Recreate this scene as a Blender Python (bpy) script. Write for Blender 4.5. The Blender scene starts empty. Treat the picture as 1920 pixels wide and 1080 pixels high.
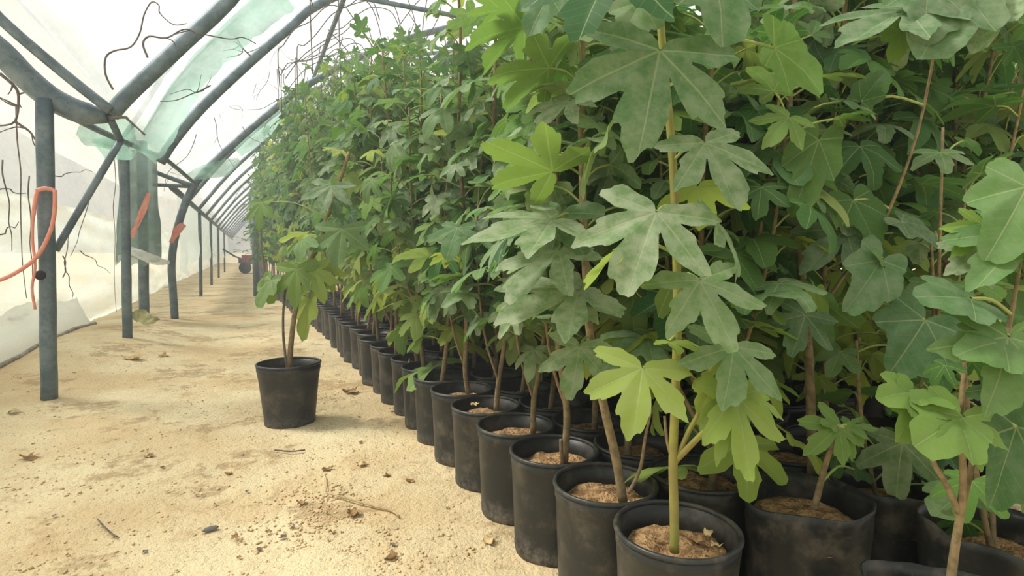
import bpy, math, random
import numpy as np
from mathutils import Vector, Matrix, noise as mnoise

C = bpy.context.scene.collection
random.seed(7)
RNG = np.random.default_rng(7)
PI = math.pi

# ------------------------------------------------------------------ camera
F_PX = 1050.0
PITCH = math.radians(3.70)
YAW = math.radians(25.3)
CAM = Vector((0, 0, 1.0))
camd = bpy.data.cameras.new('camera')
camd.sensor_width = 36.0
camd.lens = 36.0 * F_PX / 1920.0
camd.clip_start = 0.02
camd.clip_end = 300
cam = bpy.data.objects.new('camera', camd)
C.objects.link(cam)
cam.location = CAM
cam.rotation_euler = (PI / 2 - PITCH, 0, -YAW)
bpy.context.scene.camera = cam

# ------------------------------------------------------------------ world and light
world = bpy.data.worlds.new('sky')
bpy.context.scene.world = world
world.use_nodes = True
wn = world.node_tree
bg = wn.nodes['Background']
tc = wn.nodes.new('ShaderNodeTexCoord')
sx = wn.nodes.new('ShaderNodeSeparateXYZ')
rp = wn.nodes.new('ShaderNodeValToRGB')
rp.color_ramp.elements[0].position = 0.45
rp.color_ramp.elements[0].color = (0.62, 0.62, 0.55, 1)
rp.color_ramp.elements[1].position = 0.75
rp.color_ramp.elements[1].color = (0.93, 0.97, 1.0, 1)
mp = wn.nodes.new('ShaderNodeMath'); mp.operation = 'MULTIPLY_ADD'
mp.inputs[1].default_value = 0.5; mp.inputs[2].default_value = 0.5
wn.links.new(tc.outputs['Generated'], sx.inputs[0])
wn.links.new(sx.outputs['Z'], mp.inputs[0])
wn.links.new(mp.outputs[0], rp.inputs[0])
wn.links.new(rp.outputs[0], bg.inputs['Color'])
bg.inputs['Strength'].default_value = 0.58

sund = bpy.data.lights.new('sun', 'SUN')
sund.energy = 5.4
sund.angle = math.radians(15)
sund.color = (1.0, 0.965, 0.89)
sun = bpy.data.objects.new('sun', sund)
C.objects.link(sun)
sun.rotation_euler = Vector((0.56, -0.36, -0.92)).to_track_quat('-Z', 'Y').to_euler()
sun.location = (-6, 6, 10)

vs = bpy.context.scene.view_settings
vs.view_transform = 'Standard'
vs.look = 'None'
vs.gamma = 1.0
vs.use_curve_mapping = False
vs.exposure = 0.62

# ------------------------------------------------------------------ helpers
def ray(px, py):
    a = (px - 960) / F_PX; b = (540 - py) / F_PX
    f = Vector((math.sin(YAW) * math.cos(PITCH), math.cos(YAW) * math.cos(PITCH), -math.sin(PITCH)))
    r = Vector((math.cos(YAW), -math.sin(YAW), 0))
    u = Vector((math.sin(YAW) * math.sin(PITCH), math.cos(YAW) * math.sin(PITCH), math.cos(PITCH)))
    return f + r * a + u * b
def at_y(px, py, y):
    d = ray(px, py); return CAM + d * (y / d.y)
def at_x(px, py, x):
    d = ray(px, py); return CAM + d * (x / d.x)
def at_z(px, py, z):
    d = ray(px, py); return CAM + d * ((z - CAM.z) / d.z)
def at_d(px, py, depth):
    return CAM + ray(px, py) * depth

def ground_z(x, y):
    z = 0.012 * mnoise.noise((x * 0.9, y * 0.9, 3.1)) + 0.006 * mnoise.noise((x * 3.1, y * 3.1, 1.7))
    z += 0.15 * math.exp(-((x + 1.45) ** 2 / 0.5 + (y - 7.2) ** 2 / 5.0))
    if y > 8: z += 0.0035 * (y - 8)
    return z

class MB:
    def __init__(s): s.v = []; s.f = []; s.m = []
    def add(s, vs_, fs, mi=0):
        n = len(s.v); s.v.extend([tuple(p) for p in vs_])
        for f in fs: s.f.append(tuple(i + n for i in f)); s.m.append(mi)
    def tube(s, pts, rad, seg=8, mi=0, cap=True):
        pts = [Vector(p) for p in pts]; n = len(pts)
        if not hasattr(rad, '__len__'): rad = [rad] * n
        vs_, fs = [], []
        up = Vector((0, 0, 1)); prev = None
        for i, p in enumerate(pts):
            t = (pts[min(i + 1, n - 1)] - pts[max(i - 1, 0)]).normalized()
            if prev is None:
                a = t.cross(up)
                if a.length < 0.05: a = t.cross(Vector((0, 1, 0)))
            else:
                a = prev - t * prev.dot(t)
            a.normalize(); prev = a; b = t.cross(a)
            for k in range(seg):
                w = 2 * PI * k / seg
                vs_.append(p + (a * math.cos(w) + b * math.sin(w)) * rad[i])
        for i in range(n - 1):
            for k in range(seg):
                k2 = (k + 1) % seg
                fs.append((i * seg + k, i * seg + k2, (i + 1) * seg + k2, (i + 1) * seg + k))
        if cap:
            fs.append(tuple(range(seg))[::-1]); fs.append(tuple((n - 1) * seg + k for k in range(seg)))
        s.add(vs_, fs, mi)
    def lathe(s, prof, seg=40, mi=0, wob=None):
        vs_, fs = [], []
        for i, (r, z) in enumerate(prof):
            for k in range(seg):
                w = 2 * PI * k / seg
                q = wob(w, z) if wob else 1.0
                vs_.append((r * q * math.cos(w), r * q * math.sin(w), z))
        for i in range(len(prof) - 1):
            for k in range(seg):
                k2 = (k + 1) % seg
                fs.append((i * seg + k, i * seg + k2, (i + 1) * seg + k2, (i + 1) * seg + k))
        s.add(vs_, fs, mi)
    def box(s, c, e, rot=None, mi=0):
        vs_ = []
        for dx in (-1, 1):
            for dy in (-1, 1):
                for dz in (-1, 1):
                    p = Vector((dx * e[0] / 2, dy * e[1] / 2, dz * e[2] / 2))
                    if rot: p = rot @ p
                    vs_.append(Vector(c) + p)
        s.add(vs_, [(0, 1, 3, 2), (4, 6, 7, 5), (0, 4, 5, 1), (2, 3, 7, 6), (0, 2, 6, 4), (1, 5, 7, 3)], mi)
    def mesh(s, name, mats, smooth=True):
        me = bpy.data.meshes.new(name)
        me.from_pydata(s.v, [], s.f)
        if not isinstance(mats, (list, tuple)): mats = [mats]
        for m in mats: me.materials.append(m)
        me.polygons.foreach_set('material_index', s.m)
        if smooth: me.polygons.foreach_set('use_smooth', [True] * len(s.f))
        me.update()
        return me

def obj(name, me, parent=None, loc=(0, 0, 0)):
    o = bpy.data.objects.new(name, me); C.objects.link(o)
    o.location = loc
    if parent: o.parent = parent
    return o
def tag(o, label, cat, group=None):
    o['label'] = label; o['category'] = cat
    if group: o['group'] = group
    return o
def struct(o): o['kind'] = 'structure'; return o
def empty(name, loc): 
    o = bpy.data.objects.new(name, None); C.objects.link(o); o.location = loc
    o.empty_display_size = 0.1
    return o
def copy_tree(o):
    r = o.copy(); C.objects.link(r)
    for ch in list(o.children):
        c = ch.copy(); C.objects.link(c); c.parent = r
        for g in list(ch.children):
            d = g.copy(); C.objects.link(d); d.parent = c
    return r
def smooth_path(pts, n=4):
    pts = [Vector(p) for p in pts]; out = []
    for i in range(len(pts) - 1):
        p0 = pts[max(i - 1, 0)]; p1 = pts[i]; p2 = pts[i + 1]; p3 = pts[min(i + 2, len(pts) - 1)]
        for k in range(n):
            t = k / n
            out.append(0.5 * ((2 * p1) + (p2 - p0) * t + (2 * p0 - 5 * p1 + 4 * p2 - p3) * t * t + (3 * p1 - p0 - 3 * p2 + p3) * t ** 3))
    out.append(pts[-1]); return out
def lerp_list(a, b, n): return [a + (b - a) * i / (n - 1) for i in range(n)]

# ------------------------------------------------------------------ materials
class NT:
    def __init__(s, name):
        s.mat = bpy.data.materials.new(name); s.mat.use_nodes = True
        s.t = s.mat.node_tree; s.n = s.t.nodes; s.n.clear()
        s.out = s.n.new('ShaderNodeOutputMaterial')
    def new(s, typ, **kw):
        nd = s.n.new(typ)
        for k, v in kw.items(): setattr(nd, k, v)
        return nd
    def put(s, sock, v):
        if hasattr(v, 'is_linked') or isinstance(v, bpy.types.NodeSocket): s.t.links.new(v, sock)
        elif isinstance(v, (tuple, list)) and len(v) == 3 and sock.type == 'RGBA': sock.default_value = (*v, 1)
        else: sock.default_value = v
    def math(s, op, a, b=None, c=None, clamp=False):
        nd = s.new('ShaderNodeMath', operation=op); nd.use_clamp = clamp
        s.put(nd.inputs[0], a)
        if b is not None: s.put(nd.inputs[1], b)
        if c is not None: s.put(nd.inputs[2], c)
        return nd.outputs[0]
    def mix(s, f, a, b):
        nd = s.new('ShaderNodeMix', data_type='RGBA')
        s.put(nd.inputs[0], f); s.put(nd.inputs[6], a); s.put(nd.inputs[7], b)
        return nd.outputs[2]
    def fmix(s, f, a, b):
        nd = s.new('ShaderNodeMix', data_type='FLOAT')
        s.put(nd.inputs[0], f); s.put(nd.inputs[2], a); s.put(nd.inputs[3], b)
        return nd.outputs[0]
    def noise(s, scale, detail=3, rough=0.55, vec=None, out=0):
        nd = s.new('ShaderNodeTexNoise'); nd.inputs['Scale'].default_value = scale
        nd.inputs['Detail'].default_value = detail; nd.inputs['Roughness'].default_value = rough
        s.put(nd.inputs['Vector'], vec if vec is not None else s.obj())
        return nd.outputs[out]
    def obj(s):
        if not hasattr(s, '_o'): s._o = s.new('ShaderNodeTexCoord')
        return s._o.outputs['Object']
    def ramp(s, f, a, b):   # smooth 0..1 between a and b
        nd = s.new('ShaderNodeMapRange', interpolation_type='SMOOTHSTEP')
        s.put(nd.inputs[0], f); nd.inputs[1].default_value = a; nd.inputs[2].default_value = b
        return nd.outputs[0]
    def bump(s, h, strength=0.5, dist=0.01):
        nd = s.new('ShaderNodeBump'); nd.inputs['Strength'].default_value = strength
        nd.inputs['Distance'].default_value = dist; s.put(nd.inputs['Height'], h)
        return nd.outputs[0]
    def principled(s, col, rough=0.6, spec=0.3, normal=None, metal=0.0):
        nd = s.new('ShaderNodeBsdfPrincipled')
        s.put(nd.inputs['Base Color'], col); s.put(nd.inputs['Roughness'], rough)
        s.put(nd.inputs['Specular IOR Level'], spec); nd.inputs['Metallic'].default_value = metal
        if normal is not None: s.put(nd.inputs['Normal'], normal)
        return nd.outputs[0]
    def shmix(s, f, a, b):
        nd = s.new('ShaderNodeMixShader'); s.put(nd.inputs[0], f); s.put(nd.inputs[1], a); s.put(nd.inputs[2], b)
        return nd.outputs[0]
    def done(s, sh): s.t.links.new(sh, s.out.inputs[0]); return s.mat

def mat_simple(name, col, col2=None, rough=0.6, spec=0.3, scale=20, bump=0.0, lo=0.4, hi=0.65, metal=0.0):
    t = NT(name); n = t.noise(scale, 4)
    c = t.mix(t.ramp(n, lo, hi), col, col2 if col2 else tuple(x * 0.7 for x in col))
    return t.done(t.principled(c, rough, spec, t.bump(n, bump, 0.005) if bump else None, metal))

def mat_sand():
    t = NT('sand')
    o = t.obj()
    big = t.noise(0.9, 4, 0.6, o); mid = t.noise(5.5, 5, 0.65, o); fine = t.noise(55, 4, 0.7, o)
    c = t.mix(t.ramp(big, 0.36, 0.62), (0.70, 0.52, 0.295), (0.83, 0.69, 0.44))
    c = t.mix(t.math('MULTIPLY', t.ramp(mid, 0.53, 0.72), 0.55), c, (0.47, 0.29, 0.135))
    c = t.mix(t.math('MULTIPLY', t.ramp(fine, 0.56, 0.75), 0.45), c, (0.36, 0.235, 0.12))
    c = t.mix(t.math('MULTIPLY', t.ramp(t.noise(2.4, 2, 0.5, o), 0.58, 0.72), 0.4), c, (0.78, 0.66, 0.42))
    v = t.new('ShaderNodeTexVoronoi'); v.inputs['Scale'].default_value = 26; t.put(v.inputs['Vector'], o)
    spk = t.math('MULTIPLY', t.math('LESS_THAN', v.outputs['Distance'], 0.13), t.ramp(t.noise(1.7, 2, 0.5, o), 0.5, 0.6))
    c = t.mix(t.math('MULTIPLY', spk, 0.5), c, (0.17, 0.11, 0.06))
    crust = t.math('MULTIPLY', t.ramp(t.noise(1.3, 6, 0.72, o), 0.535, 0.575), t.ramp(t.noise(14, 3, 0.6, o), 0.32, 0.55))
    c = t.mix(t.math('MULTIPLY', crust, 0.7), c, (0.42, 0.28, 0.15))
    h = t.math('ADD', t.math('MULTIPLY', mid, 1.2), t.math('MULTIPLY', fine, 0.55))
    return t.done(t.principled(c, 0.95, 0.1, t.bump(h, 0.9, 0.03)))

def mat_soil():
    t = NT('potting_soil'); o = t.obj()
    a = t.noise(28, 4, 0.65, o); b = t.noise(110, 3, 0.6, o)
    c = t.mix(t.ramp(a, 0.38, 0.62), (0.27, 0.155, 0.075), (0.60, 0.37, 0.18))
    c = t.mix(t.math('MULTIPLY', t.ramp(b, 0.55, 0.75), 0.7), c, (0.07, 0.045, 0.025))
    return t.done(t.principled(c, 0.95, 0.1, t.bump(t.math('ADD', a, b), 1.0, 0.02)))

def mat_pot():
    t = NT('black_plastic'); o = t.obj()
    sep = t.new('ShaderNodeSeparateXYZ'); t.put(sep.inputs[0], o)
    low = t.math('SUBTRACT', 1.0, t.ramp(sep.outputs['Z'], 0.0, 0.09))
    oi = t.new('ShaderNodeObjectInfo')
    ad = t.new('ShaderNodeVectorMath', operation='ADD'); t.put(ad.inputs[0], o)
    sc = t.new('ShaderNodeVectorMath', operation='SCALE'); t.put(sc.inputs[0], oi.outputs['Location']); sc.inputs['Scale'].default_value = 1.0
    t.put(ad.inputs[1], sc.outputs[0])
    n = t.noise(9, 5, 0.7, ad.outputs[0]); n2 = t.noise(60, 4, 0.7, ad.outputs[0])
    m = t.math('MULTIPLY', t.ramp(n, 0.46, 0.72), 0.55)
    m = t.math('ADD', m, t.math('MULTIPLY', t.math('MULTIPLY', low, t.ramp(n2, 0.4, 0.65)), 0.7), clamp=True)
    m = t.math('ADD', m, t.math('MULTIPLY', t.ramp(n2, 0.66, 0.76), 0.4), clamp=True)
    c = t.mix(m, (0.019, 0.020, 0.019), (0.16, 0.135, 0.10))
    return t.done(t.principled(c, t.fmix(m, 0.42, 0.85), 0.4, t.bump(n2, 0.15, 0.003)))

def mat_leaf(name, dark, mid, yellow, dustc, vein):
    t = NT(name)
    uv = t.new('ShaderNodeTexCoord').outputs['UV']
    s = t.new('ShaderNodeSeparateXYZ'); t.put(s.inputs[0], uv)
    x = t.math('MULTIPLY_ADD', s.outputs['X'], 2.0, -1.0); y = t.math('MULTIPLY_ADD', s.outputs['Y'], 2.0, -1.0)
    best = None; bal = None
    for a in (0, 50, -50, 102, -102):
        ca, sa = math.cos(math.radians(a)), math.sin(math.radians(a))
        al = t.math('MULTIPLY_ADD', x, sa, t.math('MULTIPLY', y, ca))
        pe = t.math('ABSOLUTE', t.math('MULTIPLY_ADD', x, ca, t.math('MULTIPLY', y, -sa)))
        pe = t.math('ADD', pe, t.math('MULTIPLY', t.math('LESS_THAN', al, 0.0), 9.0))
        if best is None: best, bal = pe, al
        else:
            lt = t.math('LESS_THAN', pe, best)
            bal = t.fmix(lt, bal, al); best = t.math('MINIMUM', best, pe)
    w = t.math('MULTIPLY_ADD', bal, -0.010, 0.016)
    rib = t.math('SUBTRACT', 1.0, t.ramp(t.math('DIVIDE', best, w), 0.45, 1.0))
    ph = t.math('FRACT', t.math('MULTIPLY', t.math('ADD', t.math('MULTIPLY_ADD', best, -0.75, bal), t.math('MULTIPLY', t.noise(9, 1), 0.05)), 8.0))
    side = t.math('MULTIPLY', t.math('LESS_THAN', t.math('ABSOLUTE', t.math('SUBTRACT', ph, 0.5)), 0.045), 0.2)
    at = t.new('ShaderNodeAttribute', attribute_name='tint')
    sp = t.new('ShaderNodeSeparateColor'); t.put(sp.inputs[0], at.outputs['Color'])
    R, G, B = sp.outputs[0], sp.outputs[1], sp.outputs[2]
    c = t.mix(R, dark, mid)
    c = t.mix(B, c, yellow)
    vm = t.math('MAXIMUM', rib, side)
    c = t.mix(t.math('MULTIPLY', vm, 0.6), c, vein)
    dn = t.noise(26, 4, 0.65)
    d = t.math('MULTIPLY', t.math('MULTIPLY_ADD', t.ramp(dn, 0.3, 0.68), 0.75, 0.25), G)
    c = t.mix(d, c, dustc)
    pr = t.principled(c, 0.6, 0.2, t.bump(t.math('ADD', t.math('MULTIPLY', vm, -0.5), dn), 0.35, 0.004))
    tr = t.new('ShaderNodeBsdfTranslucent')
    tcol = t.mix(0.5, c, t.mix(B, (0.15, 0.35, 0.04), (0.55, 0.62, 0.05)))
    t.put(tr.inputs['Color'], tcol)
    return t.done(t.shmix(0.42, pr, tr.outputs[0]))

def mat_film(name, tint, lo, hi, streak=6, diff=0.35):
    """thin plastic film: part clear, part milky"""
    t = NT(name); o = t.obj()
    mpn = t.new('ShaderNodeMapping'); t.put(mpn.inputs[0], o); mpn.inputs['Scale'].default_value = (1, 0.35, 1)
    n = t.noise(streak * 0.35, 5, 0.62, mpn.outputs[0])
    n2 = t.noise(streak * 2.6, 4, 0.65, mpn.outputs[0])
    tr = t.new('ShaderNodeBsdfTransparent'); tr.inputs[0].default_value = (0.97, 0.985, 0.975, 1)
    dirt = t.math('MULTIPLY', t.ramp(n2, 0.55, 0.78), 0.35)
    col = t.mix(dirt, tint, tuple(a * b for a, b in zip(tint, (0.78, 0.76, 0.68))))
    tl = t.new('ShaderNodeBsdfTranslucent'); t.put(tl.inputs[0], col)
    pr = t.principled(col, 0.35, 0.5, t.bump(n, 0.6, 0.05))
    milky = t.shmix(diff, tl.outputs[0], pr)
    f = t.math('MULTIPLY_ADD', t.ramp(t.math('ADD', t.math('MULTIPLY', n, 0.7), t.math('MULTIPLY', n2, 0.3)), 0.35, 0.65), hi - lo, lo)
    return t.done(t.shmix(f, tr.outputs[0], milky))

def mat_metal():
    t = NT('weathered_galvanised_steel'); o = t.obj()
    n = t.noise(7, 5, 0.7, o); n2 = t.noise(40, 3, 0.6, o)
    c = t.mix(t.ramp(n, 0.35, 0.68), (0.085, 0.125, 0.145), (0.20, 0.25, 0.27))
    c = t.mix(t.math('MULTIPLY', t.ramp(n2, 0.6, 0.74), 0.6), c, (0.05, 0.05, 0.045))
    return t.done(t.principled(c, 0.55, 0.4, t.bump(n2, 0.25, 0.004), 0.25))

M_SAND = mat_sand(); M_SOIL = mat_soil(); M_POT = mat_pot(); M_METAL = mat_metal()
M_LEAF = mat_leaf('fig_leaf', (0.026, 0.096, 0.030), (0.092, 0.235, 0.060), (0.42, 0.50, 0.07), (0.47, 0.51, 0.36), (0.36, 0.45, 0.19))
M_FILM = mat_film('clear_plastic_film', (0.76, 0.79, 0.79), 0.36, 0.62)
M_FILMW = mat_film('greenish_side_film', (0.80, 0.87, 0.85), 0.72, 0.95, 9)
M_TEAL = mat_film('green_film', (0.42, 0.70, 0.58), 0.55, 0.8, 14)
M_SKIRT = mat_film('white_film_skirt', (0.93, 0.94, 0.92), 0.86, 0.97, 9, 0.5)
M_WRAP = mat_film('old_film_wrap', (0.26, 0.36, 0.32), 0.60, 0.9, 16)
M_BARK = mat_simple('fig_bark', (0.27, 0.20, 0.105), (0.17, 0.125, 0.07), 0.8, 0.2, 45, 0.4)
M_YBARK = mat_simple('young_bark', (0.29, 0.285, 0.06), (0.24, 0.205, 0.06), 0.55, 0.35, 12, 0.1)
M_PET = mat_simple('petiole', (0.34, 0.40, 0.12), (0.25, 0.32, 0.09), 0.6, 0.3, 15)
M_DRY = mat_simple('dry_leaf', (0.36, 0.22, 0.10), (0.22, 0.125, 0.06), 0.85, 0.1, 40, 0.3)
M_PALE = mat_simple('pale_dry_leaf', (0.62, 0.47, 0.24), (0.45, 0.31, 0.15), 0.85, 0.1, 40, 0.3)
M_TWIG = mat_simple('dry_twig', (0.20, 0.165, 0.135), (0.11, 0.09, 0.075), 0.9, 0.1, 30)
M_STRAW = mat_simple('straw', (0.55, 0.42, 0.24), (0.4, 0.29, 0.16), 0.9, 0.1, 30)
M_RED = mat_simple('faded_red_tape', (0.82, 0.27, 0.19), (0.80, 0.36, 0.27), 0.5, 0.4, 20)
M_REDM = mat_simple('red_paint', (0.32, 0.06, 0.06), (0.2, 0.05, 0.05), 0.4, 0.4, 12)
M_DARKM = mat_simple('dark_steel', (0.05, 0.055, 0.06), (0.09, 0.09, 0.085), 0.6, 0.4, 12)
M_RUB = mat_simple('rubber', (0.02, 0.02, 0.02), (0.05, 0.045, 0.04), 0.8, 0.2, 12)
M_STONE = mat_simple('stone', (0.13, 0.13, 0.12), (0.2, 0.19, 0.17), 0.8, 0.2, 30)
M_FOLD = mat_simple('dusty_film_roll', (0.30, 0.25, 0.19), (0.50, 0.46, 0.38), 0.8, 0.2, 14, 0.4)
M_EDGE = mat_simple('faded_yellow_cloth', (0.50, 0.45, 0.22), (0.32, 0.30, 0.14), 0.8, 0.2, 12)

# ------------------------------------------------------------------ ground
def build_floor():
    xs = list(np.arange(-60, -3, 6.0)) + list(np.arange(-3, -2.2, 0.1)) + list(np.arange(-2.2, 1.1, 0.02)) + list(np.arange(1.1, 4, 0.2)) + list(np.arange(4, 60, 6.0))
    ys = list(np.arange(-40, -2, 6.0)) + list(np.arange(-2, 0.8, 0.2)) + list(np.arange(0.8, 3.4, 0.015)) + list(np.arange(3.4, 5.5, 0.028))
    y = 5.5; st = 0.03
    while y < 48: ys.append(y); st = min(st * 1.035, 1.5); y += st
    ys += [60, 90, 140, 200]
    vs_, fs = [], []
    for yy in ys:
        for xx in xs:
            z = ground_z(xx, yy)
            if -2.5 < xx < 1.3 and 0.5 < yy < 9:
                q = mnoise.noise((xx * 9, yy * 9, 0.3)); z += 0.004 * q
                q = mnoise.noise((xx * 24, yy * 24, 5.3)); z += 0.006 * max(0, q)
                if yy < 3.4: z += 0.005 * max(0, mnoise.noise((xx * 48, yy * 48, 2.3)) - 0.1) * (0.6 + 1.5 * max(0, mnoise.noise((xx * 1.5, yy * 1.5, 9))))
                q = mnoise.noise((xx * 2.3, yy * 2.3, 8.3)); z += 0.012 * max(0, q)
            vs_.append((xx, yy, z))
    nx = len(xs)
    for j in range(len(ys) - 1):
        for i in range(nx - 1):
            fs.append((j * nx + i, j * nx + i + 1, (j + 1) * nx + i + 1, (j + 1) * nx + i))
    mb = MB(); mb.add(vs_, fs)
    struct(obj('floor', mb.mesh('floor', M_SAND)))
build_floor()

# ------------------------------------------------------------------ tunnel shell
PROF = [(-1.12, 1.45), (-0.90, 1.92), (-0.30, 2.70), (0.30, 3.32), (0.95, 3.88), (2.2, 4.60), (3.6, 5.12), (5.2, 5.40), (6.8, 5.40), (8.4, 5.12), (9.8, 4.60), (11.05, 3.88), (12.1, 2.9), (12.9, 1.92), (13.2, 1.0), (13.3, 0.0)]
def sheet(prof, y0, y1, dy, off, mat, name, wr=0.03, seed=0.0, sub=4, hem=0.0):
    sp = smooth_path([(x, 0, z) for x, z in prof], sub)
    vs_, fs = [], []
    ys = np.arange(y0, y1 + dy * 0.5, dy)
    n = len(sp)
    for y in ys:
        for i, p in enumerate(sp):
            a = sp[min(i + 1, n - 1)] - sp[max(i - 1, 0)]
            nr = Vector((-a.z, 0, a.x)).normalized()
            w = wr * mnoise.noise((i * 0.28 + seed, y * 0.75, seed)) + 0.4 * wr * mnoise.noise((i * 0.9 + seed, y * 2.9, seed + 4))
            q = p + nr * (off + w)
            z = q.z
            if z < 0.12 and hem: z = ground_z(q.x, y) + 0.005 if i == 0 else z
            vs_.append((q.x, y, z))
    for j in range(len(ys) - 1):
        for i in range(n - 1):
            fs.append((j * n + i, j * n + i + 1, (j + 1) * n + i + 1, (j + 1) * n + i))
    mb = MB(); mb.add(vs_, fs)
    return obj(name, mb.mesh(name, mat))
struct(sheet([(-0.80, 2.05)] + PROF[2:], -5, 48, 0.4, 0.09, M_FILM, 'ceiling', 0.03, 2.0, 3))
LEFT = [(-2.02, 0.0), (-2.04, 0.5), (-2.07, 1.1), (-2.12, 1.6)]
struct(sheet(LEFT, -5, 48, 0.14, 0.0, M_FILMW, 'wall_left', 0.06, 7.0, 8, 1))
struct(sheet([(-2.13, 1.58), (-2.16, 2.2), (-2.2, 2.9), (-2.24, 3.8)], -5, 48, 0.4, 0.0, M_FILM, 'wall_left', 0.03, 9.0, 4))
# roof film of the neighbouring bay, rising away to the left from the same valley
struct(sheet([(-0.96, 2.24), (-1.5, 3.15), (-2.4, 3.95), (-3.8, 4.5), (-5.5, 5.0), (-7.0, 5.1)], -5, 48, 0.4, 0.0, M_FILM, 'ceiling', 0.03, 5.0, 4))
# end wall of film
mb = MB(); nx, nz = 40, 14; vs_ = []
for j in range(nz + 1):
    for i in range(nx + 1):
        x = -6 + 19.5 * i / nx; z = 5.6 * j / nz
        vs_.append((x, 47.5 + 0.08 * mnoise.noise((x, z * 2, 1)), z + 0.1))
mb.add(vs_, [(j * (nx + 1) + i, j * (nx + 1) + i + 1, (j + 1) * (nx + 1) + i + 1, (j + 1) * (nx + 1) + i) for j in range(nz) for i in range(nx)])
struct(obj('wall_end', mb.mesh('wall_end', M_FILM)))

# white skirt of film along the foot of the left wall, and the dusty roll at its hem
mb = MB(); vs_ = []; ny, nz = 110, 8
for j in range(ny + 1):
    y = 2.6 + 6.2 * j / ny
    hgt = 0.34 + 0.10 * mnoise.noise((y * 0.8, 3, 1)) + 0.05 * mnoise.noise((y * 4, 3, 1))
    for i in range(nz + 1):
        f = i / nz
        x = -1.80 - 0.17 * f ** 0.6 + 0.035 * mnoise.noise((y * 2.2, f * 3, 2.2)) * (0.3 + f * 0.7)
        vs_.append((x, y, ground_z(-1.84, y) + 0.01 + hgt * f))
mb.add(vs_, [(j * (nz + 1) + i, j * (nz + 1) + i + 1, (j + 1) * (nz + 1) + i + 1, (j + 1) * (nz + 1) + i) for j in range(ny) for i in range(nz)])
sk = obj('film_skirt', mb.mesh('film_skirt', M_SKIRT))
tag(sk, 'white plastic film skirt lying along the foot of the left wall', 'plastic sheet')
mb = MB()
pts = [(-1.79 + 0.03 * mnoise.noise((y * 1.7, 1, 1)), y, ground_z(-1.79, y) + 0.012 + 0.012 * mnoise.noise((y * 3, 5, 1))) for y in np.arange(2.6, 8.8, 0.08)]
mb.tube(pts, [0.020 + 0.012 * mnoise.noise((p[1] * 2.6, 9, 1)) for p in pts], 7)
obj('hem_roll', mb.mesh('hem_roll', M_FOLD), sk)['label'] = 'dusty brown rolled hem'

# dusty bright air inside the tunnel
mb = MB(); mb.box((5.4, 23.9, 2.6), (15.2, 46.8, 6.4))
hm = bpy.data.materials.new('dusty_air'); hm.use_nodes = True
hn = hm.node_tree; hn.nodes.clear()
ho = hn.nodes.new('ShaderNodeOutputMaterial'); hv = hn.nodes.new('ShaderNodeVolumeScatter')
hv.inputs['Density'].default_value = 0.02; hv.inputs['Color'].default_value = (0.97, 0.98, 1, 1); hv.inputs['Anisotropy'].default_value = 0.2
hn.links.new(hv.outputs[0], ho.inputs['Volume'])
hz = obj('haze', mb.mesh('haze', hm, False)); hz['kind'] = 'stuff'; hz['label'] = 'bright dusty haze in the air of the tunnel'

# ------------------------------------------------------------------ steel frame
def arch_pts(y, i0=0):
    return [Vector((x, y, z)) for x, z in PROF[i0:]]
ords = ['first', 'second', 'third', 'fourth', 'fifth', 'sixth', 'seventh', 'eighth', 'ninth', 'tenth', 'eleventh', 'twelfth', 'thirteenth', 'fourteenth', 'fifteenth', 'sixteenth', 'seventeenth', 'eighteenth', 'nineteenth', 'twentieth']
ARCH_Y = [4.6, 6.9, 9.2] + [9.2 + 2.3 * k for k in range(1, 16)]
AR = [0.052, 0.05, 0.05]
for k, y in enumerate(ARCH_Y):
    mb = MB()
    if k == 0:
        near = [at_y(px, py, y) for px, py in ((207, 215), (235, 184), (270, 150), (345, 80), (430, 0))]
        tail = [p for p in arch_pts(y) if p.x > near[-1].x + 0.25]
        path = near + tail
    elif k == 1:
        near = [at_y(px, py, y) for px, py in ((300, 305), (325, 265), (380, 200), (470, 115), (540, 55), (612, 0))]
        tail = [p for p in arch_pts(y) if p.x > near[-1].x + 0.3]
        path = near + tail
    elif k == 2:
        near = [at_y(px, py, y) for px, py in ((328, 598), (324, 540), (322, 490), (332, 430), (365, 345), (440, 268), (520, 200), (580, 157), (700, 96), (800, 62), (880, 45))]
        near[0].z = ground_z(near[0].x, near[0].y) - 0.05
        tail = [p for p in arch_pts(y) if p.x > near[-1].x + 0.4]
        path = near + tail
    else:
        path = arch_pts(y, 1)
    path = smooth_path(path, 3)
    mb.tube(path, 0.05 if k < 3 else 0.036, 10)
    o = obj('arch_tube', mb.mesh('arch_tube', M_METAL))
    lab = ['grey steel arch springing from the nearest post at upper left', 'grey steel arch tube between the nearest arch and the one that reaches the sand', 'grey steel arch whose bent leg runs down to the sand'][k] if k < 3 else '%s grey steel arch counted into the tunnel' % ords[k] if k < 8 else 'thin grey steel arch deep in the tunnel, one of a receding line'
    tag(o, lab, 'arch', 'steel arches of the tunnel')

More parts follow.
